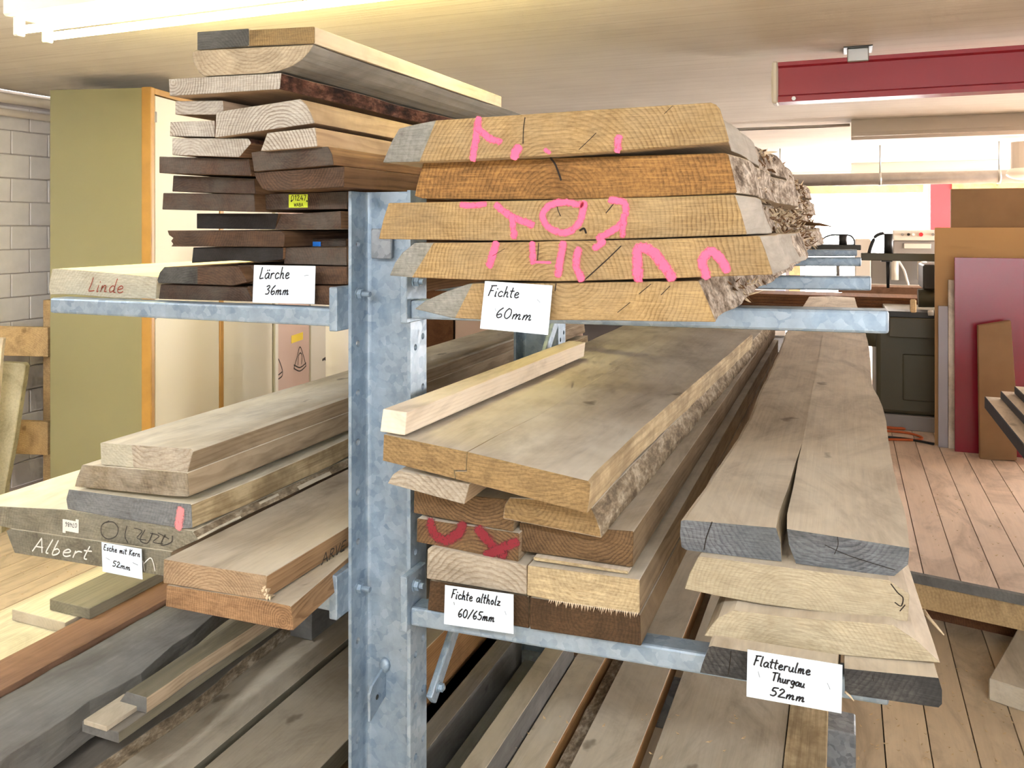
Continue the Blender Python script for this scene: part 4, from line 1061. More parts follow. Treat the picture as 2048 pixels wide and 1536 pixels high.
for k in range(9):       # torn corner
    p = P(530 + rn.uniform(-8, 8), 1168 + rn.uniform(0, 30), 1.316) - c6.location; i = len(V)
    d = Vector((rn.uniform(-.004, .012), rn.uniform(.01, .035), rn.uniform(-.012, .006)))
    V += [p, p + Vector((.006, 0, .004)), p + Vector((.003, .002, -.008)), p + d]
    F += [(i, i + 1, i + 3), (i + 1, i + 2, i + 3), (i + 2, i, i + 3), (i, i + 2, i + 1)]
link('torn_corner', mesh_from('torn', V, F), 'splinter_pale', c6, (0, 0, 0))

# ------------------------------------------------------------------ cards
def card(name, label, quad, Y, lines, staples, off=0.002):
    q = [P(u, v, Y) for u, v in quad]                     # TL TR BR BL
    org = q[3].copy()
    th = Vector((0, 0.0005, 0))
    V = [p - org for p in q] + [p + th - org for p in q]
    me = mesh_from(name, V, [(0, 1, 2, 3)[::-1], (4, 5, 6, 7), (0, 4, 5, 1), (1, 5, 6, 2), (2, 6, 7, 3), (3, 7, 4, 0)])
    o = link(name, me, 'paper', None, org)
    tag(o, label, 'card', 'handwritten paper cards stapled to the timber')
    TL, TR, BR, BL = q
    def at(a, b): return (TL * (1 - a) + TR * a) * (1 - b) + (BL * (1 - a) + BR * a) * b - Vector((0, 0.0007, 0))
    for text, a0, b0, a1, b1, h in lines:
        O = at(a0, b0); write('handwriting', text, O, at(a1, b1) - O, at(a0, b0 - h) - O, (TR - TL).length * 0.018, 'ink', o, (0, -1, 0))
    for a, b, da, db in staples:
        p0, p1 = at(a, b), at(a + da, b + db)
        tube('staple', [p0, p1], 0.0005, 'staple_steel', o, 5)
    return o
card('paper_card', 'white card reading Lärche 36mm on the larch stack', [(508, 530), (631, 532), (629, 608), (505, 605)], 1.525, [('Lärche', 0.10, 0.36, 0.60, 0.34, 0.30), ('36mm', 0.20, 0.78, 0.60, 0.77, 0.25)], [(0.83, 0.26, 0.07, -0.02)])
card('paper_card', 'white card reading Fichte 60mm under the pink-marked spruce', [(970, 562), (1105, 571), (1096, 670), (960, 657)], YS - 0.016, [('Fichte', 0.07, 0.30, 0.54, 0.30, 0.22), ('60mm', 0.21, 0.74, 0.76, 0.74, 0.22)], [(0.20, 0.55, 0.01, 0.06), (0.80, 0.30, 0.05, 0.06)])
card('paper_card', 'white card reading Esche mit Kern 52mm on the ash boards', [(203, 1084), (283, 1098), (285, 1159), (205, 1143)], 1.395, [('Esche mit Kern', 0.05, 0.25, 0.97, 0.27, 0.20), ('52mm', 0.26, 0.74, 0.72, 0.78, 0.20)], [(0.1, 0.5, 0.1, 0.05), (0.78, 0.5, 0.12, 0.05)])
card('paper_card', 'white card reading Fichte altholz 60/65mm on the old spruce', [(890, 1170), (1027, 1189), (1027, 1268), (888, 1248)], 1.470, [('Fichte altholz', 0.10, 0.30, 0.82, 0.33, 0.23), ('60/65mm', 0.20, 0.76, 0.74, 0.76, 0.22)], [(0.14, 0.40, 0.01, 0.07), (0.88, 0.45, 0.02, 0.09)])
card('paper_card', 'white card reading Flatterulme Thurgau 52mm on the elm stack', [(1495, 1299), (1685, 1330), (1683, 1427), (1493, 1393)], 1.410, [('Flatterulme', 0.07, 0.30, 0.68, 0.32, 0.21), ('Thurgau', 0.27, 0.56, 0.62, 0.60, 0.18), ('52mm', 0.25, 0.88, 0.63, 0.90, 0.19)], [(0.12, 0.42, 0.02, 0.12), (0.85, 0.42, 0.03, 0.12)])
# ------------------------------------------------------------------ boards on the base feet
def UV(x, Y, z):
    r = x * CS + Y * SN; f = -x * SN + Y * CS
    return (CX + FPX * r / f, CY - FPX * z / f)
def plank(name, label, x0, x1, z0, z1, Y0, L, end, face, side, group, **k):
    c = k.pop('cut', 0.0)
    return board(name, label, [UV(x0 + c, Y0, z1), UV(x1, Y0, z1), UV(x1, Y0, z0), UV(x0, Y0, z0)], Y0, L, end, face, side, group=group, **k)
DG = 'planks piled on the left base feet'
GG = 'planks lying on the right base feet'
plank('plank', 'thick brown timber under the weathered slab at lower left', -2.30, -1.84, -1.425, -1.30, 1.0, 3.2, 'plank_brown', 'plank_brown', 'plank_brown', DG, seed=81)
plank('plank', 'wide pale plank under the small stacked boards at lower left', -2.47, -2.135, -1.30, -1.22, 1.0, 3.0, 'plank_pale', 'linde_face', 'plank_pale', DG, seed=82, tint=0.95)
plank('plank', 'long reddish-brown plank beside the weathered slab', -2.13, -1.99, -1.30, -1.185, 1.0, 3.2, 'plank_brown', 'plank_brown', 'plank_brown', DG, seed=83)
slab = plank('weathered_slab', 'dark grey weathered live-edge slab at lower left', -1.985, -1.72, -1.298, -1.20, 1.0, 3.0, 'plank_slate', 'plank_slate', 'plank_slate', DG, seed=84, wob=(0.0, 0.03), rough=0.006, cut=0.0)
plank('board', 'pale short board with clean end on the wide pale plank', -2.38, -2.154, -1.219, -1.186, 1.76, 2.2, 'plank_pale', 'linde_face', 'plank_pale', DG, seed=85)
plank('board', 'olive-brown board crossing on top of the pale short board', -2.268, -2.10, -1.185, -1.152, 1.80, 2.2, 'plank_olive', 'plank_olive', 'plank_olive', DG, seed=86)
plank('board', 'grey plank with black bark edge at the bottom of the lower left pile', -1.83, -1.722, -1.425, -1.33, 1.0, 3.0, 'plank_grey', 'plank_grey', 'bark_greybrown', DG, seed=87, wob=(0, 0.012), rough=0.004, tint=0.9)
plank('board', 'dark plank hidden in the gap under the thin grey board', -1.712, -1.625, -1.369, -1.233, 2.25, 1.9, 'plank_slate', 'plank_slate', 'plank_slate', DG, seed=88)
plank('board', 'thin grey board with square front end beside the slab', -1.717, -1.598, -1.232, -1.206, 1.45, 2.7, 'plank_slate', 'plank_grey', 'plank_olive', DG, seed=89)
plank('offcut', 'small pale offcut lying on the thin grey board', -1.70, -1.625, -1.205, -1.193, 1.44, 0.12, 'plank_pale', 'plank_pale', 'plank_pale', DG, seed=90, cat='offcut')
plank('board', 'narrow olive live-edge board with pencil marks near the slab', -1.69, -1.594, -1.204, -1.165, 1.53, 2.6, 'plank_slate', 'plank_olive', 'ash_side', DG, seed=91, wob=(0.02, 0.004), rough=0.002, cut=0.03)
plank('plank', 'wide dusty tan plank in the foreground left of the post', -1.715, -1.523, -1.425, -1.37, 1.0, 3.4, 'plank_pale', 'plank_pale', 'plank_olive', DG, seed=92, tint=0.95)
plank('plank', 'grey-brown plank next to the post at lower left', -1.497, -1.226, -1.425, -1.37, 1.0, 3.4, 'plank_grey', 'plank_pale', 'plank_olive', DG, seed=93, tint=0.8)
plank('plank', 'thick tan timber behind the post foot', -1.215, -1.06, -1.425, -1.16, 1.97, 2.2, 'orange_side', 'plank_pale', 'orange_side', DG, seed=94, tint=0.8)
plank('plank', 'low grey plank directly left of the post foot', -1.05, -1.015, -1.425, -1.31, 1.30, 1.1, 'plank_grey', 'plank_grey', 'plank_grey', DG, seed=95)
plank('plank', 'grey plank stub between the first two posts', -1.05, -0.965, -1.425, -1.31, 1.66, 0.8, 'plank_grey', 'plank_grey', 'plank_slate', GG, seed=96, tint=0.9)
plank('plank', 'slate plank at floor level right of the post', -0.955, -0.86, -1.425, -1.40, 1.66, 0.8, 'plank_slate', 'plank_slate', 'plank_slate', GG, seed=97)
plank('plank', 'narrow grey plank standing on edge right of the post', -0.853, -0.795, -1.425, -1.30, 1.62, 0.86, 'plank_grey', 'plank_pale', 'plank_slate', GG, seed=98, tint=0.85)  # darker slate side puts the shade of its right face into the colour
plank('plank', 'pale plank with an orange side below the old spruce', -0.79, -0.701, -1.425, -1.37, 1.2, 4.2, 'plank_pale', 'plank_pale', 'orange_side', GG, seed=99)
plank('plank', 'low bark-edged strip squeezed between two pale planks', -0.69, -0.648, -1.425, -1.40, 1.2, 4.2, 'bark_greybrown', 'bark_greybrown', 'bark_greybrown', GG, seed=100, rough=0.004)
plank('plank', 'pale plank with a cracked orange edge under the arm', -0.643, -0.497, -1.425, -1.37, 1.2, 4.2, 'plank_pale', 'plank_pale', 'orange_side', GG, seed=101)
plank('plank', 'wide dusty plank with a light left edge below the elm stack', -0.458, -0.146, -1.425, -1.37, 1.2, 4.2, 'plank_pale', 'plank_pale', 'plank_pale', GG, seed=102, tint=0.92)
plank('plank', 'bark-streaked tan board below the elm card', -0.143, -0.043, -1.425, -1.365, 1.2, 4.2, 'orange_side', 'bark_tan', 'bark_tan', GG, seed=103)

# ------------------------------------------------------------------ cabinet and rails at the left wall
def local_box(name, lo, hi, mat, parent, bv=0.0):
    base = Vector(((lo[0] + hi[0]) / 2, (lo[1] + hi[1]) / 2, lo[2]))
    bm = bmesh.new(); add_box(bm, Vector(lo) - base, Vector(hi) - base)
    o = link(name, bm_mesh(name, bm), mat, parent, base)
    if bv: bevel(o, bv, 2)
    return o
q = 0.138
cab_rot = TH + math.atan(-q)
def framed(name, loc, label, cat):
    e = empty(name, loc); e.rotation_euler = (0, 0, cab_rot)
    return tag(e, label, cat)
c0 = PD(300, 450, 4.3); c0.z = E(FLOOR)
ch = 0.722 - FLOOR
cab = framed('tall_cabinet', c0, 'tall cabinet with olive side panel, orange wooden edges and cream doors', 'cabinet')
local_box('carcass', (-0.575, 0.0, 0), (-0.022, 1.52, ch), 'olive_panel', cab, 0.002)
local_box('corner_post', (-0.045, -0.008, 0), (0.012, 0.028, ch + 0.004), 'cabinet_edge', cab, 0.006)
d1 = local_box('door', (-0.02, 0.045, 0.08), (0.002, 0.735, ch - 0.035), 'cream_door', cab, 0.002)
d2 = local_box('door', (-0.02, 0.79, 0.08), (0.002, 1.50, ch - 0.035), 'cream_door', cab, 0.002)
local_box('middle_post', (-0.02, 0.74, 0), (0.008, 0.785, ch), 'cabinet_edge', cab, 0.004)
local_box('top_rail', (-0.02, 0.03, ch - 0.03), (0.010, 1.52, ch + 0.002), 'cabinet_edge', cab, 0.003)
for zz in (0.35, 1.15, ch - 0.15):
    bm = bmesh.new(); bmesh.ops.create_cone(bm, cap_ends=True, segments=10, radius1=0.009, radius2=0.009, depth=0.055)
    link('hinge', bm_mesh('hinge', bm), 'hinge_metal', cab, (0.008, 0.036, zz))
cab2 = framed('side_cabinet', c0, 'pinkish panel cabinet with yellow sticker and drawn triangle logos', 'cabinet')
local_box('carcass', (-0.55, 1.60, 0), (-0.02, 2.20, ch - 0.1), 'white_panel', cab2, 0.002)
local_box('edge_strip', (-0.03, 1.55, 0), (0.004, 1.60, ch - 0.1), 'white_panel', cab2, 0.003)
fp = local_box('front_panel', (-0.02, 1.60, 0), (0.0, 2.19, ch - 0.1), 'pink_panel', cab2, 0.002)
def cab_pt(y, z):
    return cab2.matrix_world @ Vector((0.0015, y, z))
bpy.context.view_layer.update()
R_ = Matrix.Rotation(cab_rot, 4, 'Z')
def on_cab(u, v, lift=0.0015):
    """pixel to the cabinet front plane (local x = lift), in cabinet coordinates"""
    inv = (Matrix.Translation(c0) @ R_).inverted()
    o = inv @ Vector((0, 0, EYE)); d = (inv @ PD(u, v, 1.0)) - o
    k = (lift - o.x) / d.x
    return o + d * k
def cab_ribbon(name, lines, w, mat, parent):
    V, F = [], []
    me_lines = [[on_cab(u, v) for u, v in ln] for ln in lines]
    e = ribbon(name, me_lines, w, mat, None, (1, 0, 0), False)
    e.parent = parent; e.location = -parent.location
    return e
cab_ribbon('logo', [[(588, 737), (594, 715), (600, 694), (607, 712), (612, 732)], [(588, 737), (600, 742), (612, 732)], [(588, 730), (600, 735), (612, 726)], [(596, 730), (597, 712), (601, 706), (604, 712), (603, 728)]], 0.010, 'pencil', fp)
cab_ribbon('logo', [[(557, 718), (561, 728), (565, 742), (564, 752), (557, 758)], [(557, 750), (564, 744)]], 0.010, 'pencil', fp)
a = on_cab(583, 671); b = on_cab(606, 687)
sk = local_box('sticker', (0.0, a.y, on_cab(583, 687).z), (0.0016, b.y, on_cab(606, 664).z), 'sticker_yellow', cab2)
cab_ribbon('sticker_print', [[(585, 672), (603, 667)], [(587, 677), (603, 673)], [(586, 682), (602, 679)]], 0.005, 'pencil', sk)
cab3 = framed('white_locker', c0, 'off-white locker at the far end of the cabinet row', 'cabinet')
local_box('carcass', (-0.30, 2.22, 0), (-0.02, 3.0, ch - 0.1), 'white_panel', cab3, 0.002)
dd = local_box('door', (-0.02, 2.23, 0.05), (0.0, 2.99, ch - 0.12), 'white_panel', cab3, 0.003)
cab_ribbon('torn_label', [[(645, 720), (658, 712)], [(650, 719), (658, 716)]], 0.02, 'pencil', dd)
def facing(name, u, d, label):
    e = empty(name, PD(u, 450, d)); e.location.z = E(FLOOR); e.rotation_euler = (0, 0, TH)
    return tag(e, label, 'cabinet')
brn = facing('brown_cupboard', 908, 8.0, 'chestnut brown cupboard glimpsed behind the post')
local_box('carcass', (-0.5, 0.02, 0), (-0.005, 0.5, 1.9), 'chestnut', brn, 0.003)
local_box('door', (-0.49, 0.0, 0.05), (-0.012, 0.02, 1.88), 'chestnut', brn, 0.003)
tanc = facing('beige_cupboard', 910, 8.0, 'beige cupboard right of the brown one behind the boards')
local_box('carcass', (0.0, 0.02, 0), (1.25, 0.5, 1.9), 'pink_panel', tanc, 0.003)
local_box('door', (0.005, 0.0, 0.05), (0.62, 0.02, 1.88), 'pink_panel', tanc, 0.003)
local_box('door', (0.63, 0.0, 0.05), (1.245, 0.02, 1.88), 'pink_panel', tanc, 0.003)
# rolled white sheet standing next to the locker
bm = bmesh.new(); n_ = 24
for k in range(n_ + 1):
    a_ = -1.2 + k * 3.4 / n_
    for rr in (0.19, 0.194):
        for zz in (0, 1.45): bm.verts.new((rr * math.cos(a_), rr * math.sin(a_), zz))
bm.verts.ensure_lookup_table()
for k in range(n_):
    i = k * 4; jn = i + 4
    for a_, b_ in ((0, 1), (3, 2), (1, 3), (2, 0)): bm.faces.new([bm.verts[x] for x in (i + a_, jn + a_, jn + b_, i + b_)])
bmesh.ops.recalc_face_normals(bm, faces=bm.faces[:])
pr = PD(665, 450, 5.6); pr.z = E(FLOOR)
tag(link('rolled_sheet', bm_mesh('rolled_sheet', bm, True), 'window_white', None, pr), 'white rolled sheet standing in front of the locker', 'sheet')
# timber rails left of the cabinet
rl = framed('timber_rail_rack', PD(60, 450, 4.62) + Vector((0, 0, E(FLOOR) - EYE)), 'pale timber stand with two broad rails left of the cabinet', 'stand')
def rail(name, u0, v0, u1, v1, d, th, mat, parent):
    a_ = PD(u0, v0, d); b_ = PD(u1, v1, d)
    inv = (Matrix.Translation(rl.location) @ R_).inverted()
    a_ = inv @ a_; b_ = inv @ b_
    lo = (min(a_.x, b_.x), a_.y, min(a_.z, b_.z)); hi = (max(a_.x, b_.x), a_.y + th, max(a_.z, b_.z))
    return local_box(name, lo, hi, mat, parent, 0.003)
rail('rail', -60, 652, 112, 710, 4.62, 0.03, 'beam_orange', rl)
rail('rail', -60, 838, 112, 904, 4.62, 0.03, 'beam_orange', rl)
rail('post', 86, 600, 112, 985, 4.67, 0.08, 'beam_orange', rl)
rail('post', -60, 600, -30, 985, 4.67, 0.08, 'beam_orange', rl)
def leaner(label, pts, d, th, mat, seed):
    a_ = [PD(u, v, d) for u, v in pts]; base = a_[-1].copy()
    nrm = Vector((-SN, CS, 0)) * th
    bm = bmesh.new()
    f = [bm.verts.new(p - base) for p in a_]; g = [bm.verts.new(p - base + nrm) for p in a_]
    bm.faces.new(list(reversed(f))); bm.faces.new(g)
    for k in range(len(f)): bm.faces.new((f[k], f[(k + 1) % len(f)], g[(k + 1) % len(f)], g[k]))
    bmesh.ops.recalc_face_normals(bm, faces=bm.faces[:])
    o = bevel(link('leaning_plank', bm_mesh('leaning_plank', bm), mat, None, base), 0.004)
    o['seed'] = seed
    return tag(o, label, 'plank')
leaner('pale plank leaning in front of the timber stand at the far left', [(-40, 722), (46, 727), (51, 733), (40, 800), (28, 880), (10, 975), (2, 1070), (-40, 1070)], 4.30, 0.045, 'linde_face', 111).__setitem__('tint', 0.75)
leaner('narrow pale lath leaning at the left picture edge', [(-14, 676), (6, 676), (2, 706), (-26, 1080), (-46, 1080)], 4.2, 0.03, 'batten', 112)
# pipes under the ceiling along the left wall
for k, (dz, r) in enumerate(((-0.055, 0.03), (-0.14, 0.022))):
    tag(tube('wall_pipe', [(XL + 0.05, 1.2, E(CEIL + dz)), (XL + 0.05, 9.0, E(CEIL + dz))], r, 'lamp_dull', None, 12), ('upper' if k == 0 else 'lower') + ' pale pipe along the block wall just below the ceiling', 'pipe', 'pipes on the left wall')

# ------------------------------------------------------------------ ceiling lamps
def batten_lamp(name, label, x0, x1, Y, mat, turn=0.0):
    e = empty(name, ((x0 + x1) / 2, Y, E(CEIL - 0.10))); tag(e, label, 'lamp', 'fluorescent batten lamps')
    box('housing', (x0, Y - 0.10, E(CEIL - 0.075)), (x1, Y + 0.10, E(CEIL)), 'lamp_white', e, 0.006)
    for dy in (-0.055, 0.055):
        tube('fluorescent_tube', [(x0 + 0.05, Y + dy, E(CEIL - 0.118)), (x1 - 0.05, Y + dy, E(CEIL - 0.118))], 0.014, mat, e, 12)
        for xx in (x0 + 0.012, x1 - 0.037):
            box('socket', (xx, Y + dy - 0.016, E(CEIL - 0.14)), (xx + 0.025, Y + dy + 0.016, E(CEIL - 0.07)), 'lamp_white', e, 0.004)
    e.rotation_euler = (0, 0, turn)
    return e
batten_lamp('ceiling_lamp', 'glowing twin-tube ceiling lamp above the left stacks', -2.70, -0.72, 2.06, 'tube_yellow')
batten_lamp('ceiling_lamp', 'white twin-tube ceiling lamp over the aisle in front of the rack', -1.75, 0.0, -0.55, 'tube_white')
batten_lamp('ceiling_lamp', 'third white twin-tube lamp, added unseen to brighten the left wall', -4.2, -2.6, 1.05, 'tube_white', HP)  # lamp added out of view to brighten the block wall
batten_lamp('ceiling_lamp', 'second white twin-tube lamp further right over the aisle', 0.35, 2.1, -0.55, 'tube_white')
def trough_lamp(label, x0, x1, Y, zt, hgt):
    e = empty('trough_lamp', ((x0 + x1) / 2, Y, E(zt - hgt))); tag(e, label, 'lamp', 'unlit trough lamps')
    prof = [(-0.10, 0), (-0.13, -hgt * 0.75), (-0.15, -hgt), (-0.14, -hgt), (-0.11, -hgt * 0.75), (-0.05, -hgt * 0.35), (0.05, -hgt * 0.35), (0.11, -hgt * 0.75), (0.14, -hgt), (0.15, -hgt), (0.13, -hgt * 0.75), (0.10, 0)]
    bm = bmesh.new()
    A_ = [bm.verts.new((x0 - e.location.x, y, z + hgt)) for y, z in prof]; B_ = [bm.verts.new((x1 - e.location.x, y, z + hgt)) for y, z in prof]
    n = len(prof)
    for k in range(n): bm.faces.new((A_[k], A_[(k + 1) % n], B_[(k + 1) % n], B_[k]))
    bm.faces.new(A_); bm.faces.new(list(reversed(B_)))
    bmesh.ops.recalc_face_normals(bm, faces=bm.faces[:])
    link('reflector', bm_mesh('reflector', bm), 'lamp_dull', e, (0, 0, 0))
    for y in (-0.05, 0.05):
        tube('dead_tube', [(x0 + 0.05, Y + y, E(zt - hgt * 0.72)), (x1 - 0.05, Y + y, E(zt - hgt * 0.72))], 0.013, 'lamp_white', e, 8)
    return e
trough_lamp('unlit pale trough lamp on the ceiling behind the red beam', 0.05, 2.2, 6.85, CEIL - 0.001, 0.13)
trough_lamp('distant pale trough lamp on the ceiling above the big duct', 0.08, 3.2, 11.6, CEIL - 0.001, 0.14)
lr = empty('round_lamp', P(2052, 346, 8.6)); tag(lr, 'white oval lamp at the right picture edge below the duct', 'lamp')
bm = bmesh.new(); bmesh.ops.create_icosphere(bm, subdivisions=3, radius=1, matrix=Matrix.Diagonal((0.16, 0.16, 0.065, 1)))
link('globe', bm_mesh('globe', bm, True), 'lamp_white', lr)
bm = bmesh.new(); bmesh.ops.create_cone(bm, cap_ends=True, segments=20, radius1=0.12, radius2=0.12, depth=0.26, matrix=Matrix.Translation((0, 0, 0.15)))
link('lamp_base', bm_mesh('lamp_base', bm), 'lamp_dull', lr)

# red crane rail
rb = empty('red_beam', (1.8, 4.05, E(0.57))); tag(rb, 'dark red steel rail hanging under the ceiling at upper right', 'beam')
prof = [(0.0, 0.0), (0.09, 0.0), (0.09, 0.006), (0.045, 0.006), (0.045, 0.03), (0.06, 0.045), (0.06, 0.14), (0.045, 0.155), (0.045, 0.186), (0.0, 0.186),
        (0.0, 0.186), (-0.02, 0.186), (-0.02, 0.168), (-0.006, 0.16), (-0.006, 0.034), (-0.02, 0.026), (-0.02, 0.0)]
prof = prof[:10] + prof[11:]
bm = bmesh.new(); x0, x1 = P(1556, 160, 4.0).x, 4.6
A_ = [bm.verts.new((x0 - rb.location.x, y - 0.03, z + 0.002)) for y, z in prof]; B_ = [bm.verts.new((x1 - rb.location.x, y - 0.03, z + 0.002)) for y, z in prof]
for k in range(len(prof)): bm.faces.new((A_[k], A_[(k + 1) % len(prof)], B_[(k + 1) % len(prof)], B_[k]))
bm.faces.new(A_); bm.faces.new(list(reversed(B_)))
bmesh.ops.recalc_face_normals(bm, faces=bm.faces[:])
link('rail_profile', bm_mesh('rail_profile', bm), 'red_paint', rb, (0, 0, 0))
ec = box('end_cap', (x0 - 0.028, 4.0, E(0.568)), (x0, 4.11, E(0.765)), 'lamp_dull', rb, 0.008)
box('cap_window', (x0 - 0.032, 4.02, E(0.60)), (x0 - 0.027, 4.09, E(0.725)), 'machine_pale', ec, 0.002)
xb = P(1716, 110, 4.0).x
cl_ = box('hanger_clamp', (xb - 0.045, 3.99, E(0.735)), (xb + 0.045, 4.10, E(CEIL - 0.004)), 'hinge_metal', rb, 0.004)
box('hanger_plate', (xb - 0.06, 3.96, E(CEIL - 0.006)), (xb + 0.06, 4.12, E(CEIL)), 'machine_dark', cl_)
tube('rail_bolt', [(x0 + 0.07, 3.99, E(0.585)), (x0 + 0.07, 4.02, E(0.585))], 0.01, 'hinge_metal', rb, 6)
# conduit and duct
tag(tube('conduit', [P(1700, 250, 6.75), P(1640, 253, 6.75), P(1500, 258, 6.75), (-4.4, 6.75, E(CEIL - 0.015))], 0.012, 'zinc_pipe', None, 8), 'thin grey conduit running to the trough lamp', 'pipe')
dz_ = P(1800, 357, 9.0).z
dct = empty('round_duct', (1.5, 9.0, dz_)); tag(dct, 'thick grey round duct crossing below the ceiling in the distance', 'duct')
tube('duct_pipe', [(-2.5, 9.0, dz_), (4.9, 9.0, dz_)], 0.062, 'zinc_pipe', dct, 18)
for u in (1560, 1760, 1998):
    x_ = P(u, 357, 9.0).x
    tube('pipe_clamp', [(x_ - 0.012, 9.0, dz_), (x_ + 0.012, 9.0, dz_)], 0.068, 'hinge_metal', dct, 18)
    tube('hanger_rod', [(x_, 9.0, dz_ + 0.06), (x_, 9.0, E(CEIL))], 0.007, 'hinge_metal', dct, 6)

# ------------------------------------------------------------------ sheet goods and timber leaning at the right
def sheet(name, label, u0, v0, u1, v1, Y, th, mat, cat, lean=0.0, zb=PLAT):
    a_ = P(u0, v0, Y)
    x0, x1 = P(u0, (v0 + v1) / 2, Y).x, P(u1, (v0 + v1) / 2, Y).x
    base = Vector(((x0 + x1) / 2, Y, E(zb)))
    bm = bmesh.new(); add_box(bm, (x0 - base.x, 0, 0), (x1 - base.x, th, a_.z - E(zb)))
    o = bevel(link(name, bm_mesh(name, bm), mat, None, base, (-lean, 0, 0)), 0.0015)
    return tag(o, label, cat, 'sheets and boards leaning on the raised floor')
sheet('mdf_sheet', 'tall tan fibreboard sheet behind the red panel', 1870, 455, 2200, 905, 5.84, 0.022, 'mdf', 'sheet', 0.01)
sheet('plywood_sheet', 'narrow pale board edge next to the grey strip', 1897, 560, 1909, 908, 5.78, 0.03, 'batten', 'sheet', 0.005)
sheet('grey_sheet', 'narrow grey laminate strip leaning on the fibreboard', 1877, 612, 1896, 906, 5.79, 0.02, 'grey_panel', 'sheet', 0.005)
sheet('red_sheet', 'large glossy dark red panel', 1910, 515, 2210, 910, 5.72, 0.03, 'red_panel', 'panel', 0.02)
sheet('wide_board', 'wide brown board standing behind the fibreboard', 1902, 378, 2190, 905, 5.92, 0.05, 'far_tan', 'board', 0.0)
# short plank with a crooked top standing in front of the red panel
pts = [(1956, 652), (2022, 642), (2026, 700), (2031, 770), (2034, 922), (1960, 920)]
Yp = P(1960, 921, 5.0).y; Yp = PZ(1995, 921, PLAT).y
base = P(1995, 921, Yp); base.z = E(PLAT)
bm = bmesh.new()
A_ = [bm.verts.new(P(u, v, Yp) - base + Vector((0, 0, 0.002))) for u, v in pts]; B_ = [bm.verts.new(P(u, v, Yp) - base + Vector((0, 0.05, 0.002))) for u, v in pts]
bm.faces.new(list(reversed(A_))); bm.faces.new(B_)
for k in range(6): bm.faces.new((A_[k], A_[(k + 1) % 6], B_[(k + 1) % 6], B_[k]))
bmesh.ops.recalc_face_normals(bm, faces=bm.faces[:])
o = bevel(link('short_plank', bm_mesh('short_plank', bm), 'far_tan', None, base), 0.003); o['tint'] = 0.85
tag(o, 'short brown plank with a crooked sawn top in front of the red panel', 'plank', 'sheets and boards leaning on the raised floor')
# stepped stack of dark-sided beams running towards the viewer at the right edge
for lab, x0, z0, z1, y1 in (('lowest dark-sided beam reaching in at the right edge', 0.638, -0.90, -0.842, 4.6), ('middle dark-sided beam of the stepped stack at the right edge', 0.70, -0.841, -0.803, 4.56), ('topmost dark-sided beam of the stepped stack at the right edge', 0.748, -0.802, -0.765, 4.5)):
    bm = bmesh.new(); add_box(bm, (0, 0, 0), (1.02 - x0, y1 - 2.55, z1 - z0))
    for f in bm.faces:
        f.normal_update(); f.material_index = 0 if f.normal.z > 0.5 else 1
    o = bevel(link('dark_beam', bm_mesh('dark_beam', bm), ['batten', 'blue_end'], None, Vector((x0, 2.55, E(z0)))), 0.003)
    tag(o, lab, 'beam', 'dark-sided beams')
st_ = empty('beam_stand', (0.85, 3.0, E(FLOOR))); tag(st_, 'dark stand carrying the dark-sided beams', 'stand')
box('crossbar', (0.66, 2.8, E(-0.96)), (1.05, 2.9, E(-0.901)), 'machine_dark', st_); box('crossbar', (0.66, 3.3, E(-0.96)), (1.05, 3.4, E(-0.901)), 'machine_dark', st_)
for y_ in (2.8, 3.3):
    box('leg', (0.9, y_, E(FLOOR)), (0.98, y_ + 0.1, E(-0.96)), 'machine_dark', st_)
# timber on the lower floor, right edge
pb = PZ(1977, 1401, FLOOR)
bm = bmesh.new(); add_box(bm, (0, 0, 0), (0.14, 0.9, 0.075), mtx=Matrix.Rotation(-0.35, 4, 'Z'))
o = bevel(link('timber_block', bm_mesh('timber_block', bm), 'plank_pale', None, pb + Vector((0, 0, 0.001))), 0.004)
tag(o, 'pale timber lying on the lower floor at the right edge', 'timber')

# ------------------------------------------------------------------ machines in the background
mc = empty('planing_machine', P(1815, 850, 6.2)); mc.location.z = E(PLAT)
tag(mc, 'dark green woodworking machine on a grey plinth behind the elm plank', 'machine')
YM = 6.2
box('plinth', (P(1753, 800, YM).x, YM - 0.02, E(PLAT)), (P(1765, 800, YM).x + 1.1, YM + 0.9, E(PLAT + 0.10)), 'machine_grey', mc, 0.004)
bx0 = P(1752, 800, YM).x
bd = box('machine_body', (bx0, YM, E(PLAT + 0.10)), (bx0 + 1.1, YM + 0.85, E(-0.72)), 'machine_green', mc, 0.03, 3)
ip = box('access_door', (P(1805, 750, YM).x, YM - 0.012, P(1800, 800, YM).z), (P(1805, 750, YM).x + 0.75, YM + 0.01, P(1800, 707, YM).z), 'machine_green', bd, 0.03, 3)
ip['label'] = 'raised access door with rounded corners'
box('machine_table', (P(1778, 650, YM - 0.1).x, YM - 0.1, E(-0.76)), (P(1778, 650, YM).x + 1.2, YM + 0.95, E(-0.625)), 'machine_green', mc, 0.006)
box('table_rail', (P(1760, 612, YM).x, YM - 0.08, E(-0.625)), (P(1760, 612, YM).x + 1.2, YM + 0.1, E(-0.585)), 'machine_dark', mc, 0.003)
tube('round_guide', [P(1752, 690, YM + 0.12), P(1752, 650, YM + 0.12)], 0.09, 'machine_green', mc, 16)
boxpx('gear_head', 1846, 530, 1885, 580, YM + 0.1, 0.4, 'machine_dark', mc, 0.01)
tube('motor', [P(1836, 596, YM + 0.2), P(1885, 596, YM + 0.2)], 0.065, 'machine_green', mc, 18)
boxpx('boom', 1722, 507, 1890, 522, YM + 0.2, 0.08, 'machine_green', mc, 0.004)
tube('spindle_motor', [P(1777, 507, YM + 0.24), P(1777, 467, YM + 0.24)], 0.03, 'machine_black', mc, 16)
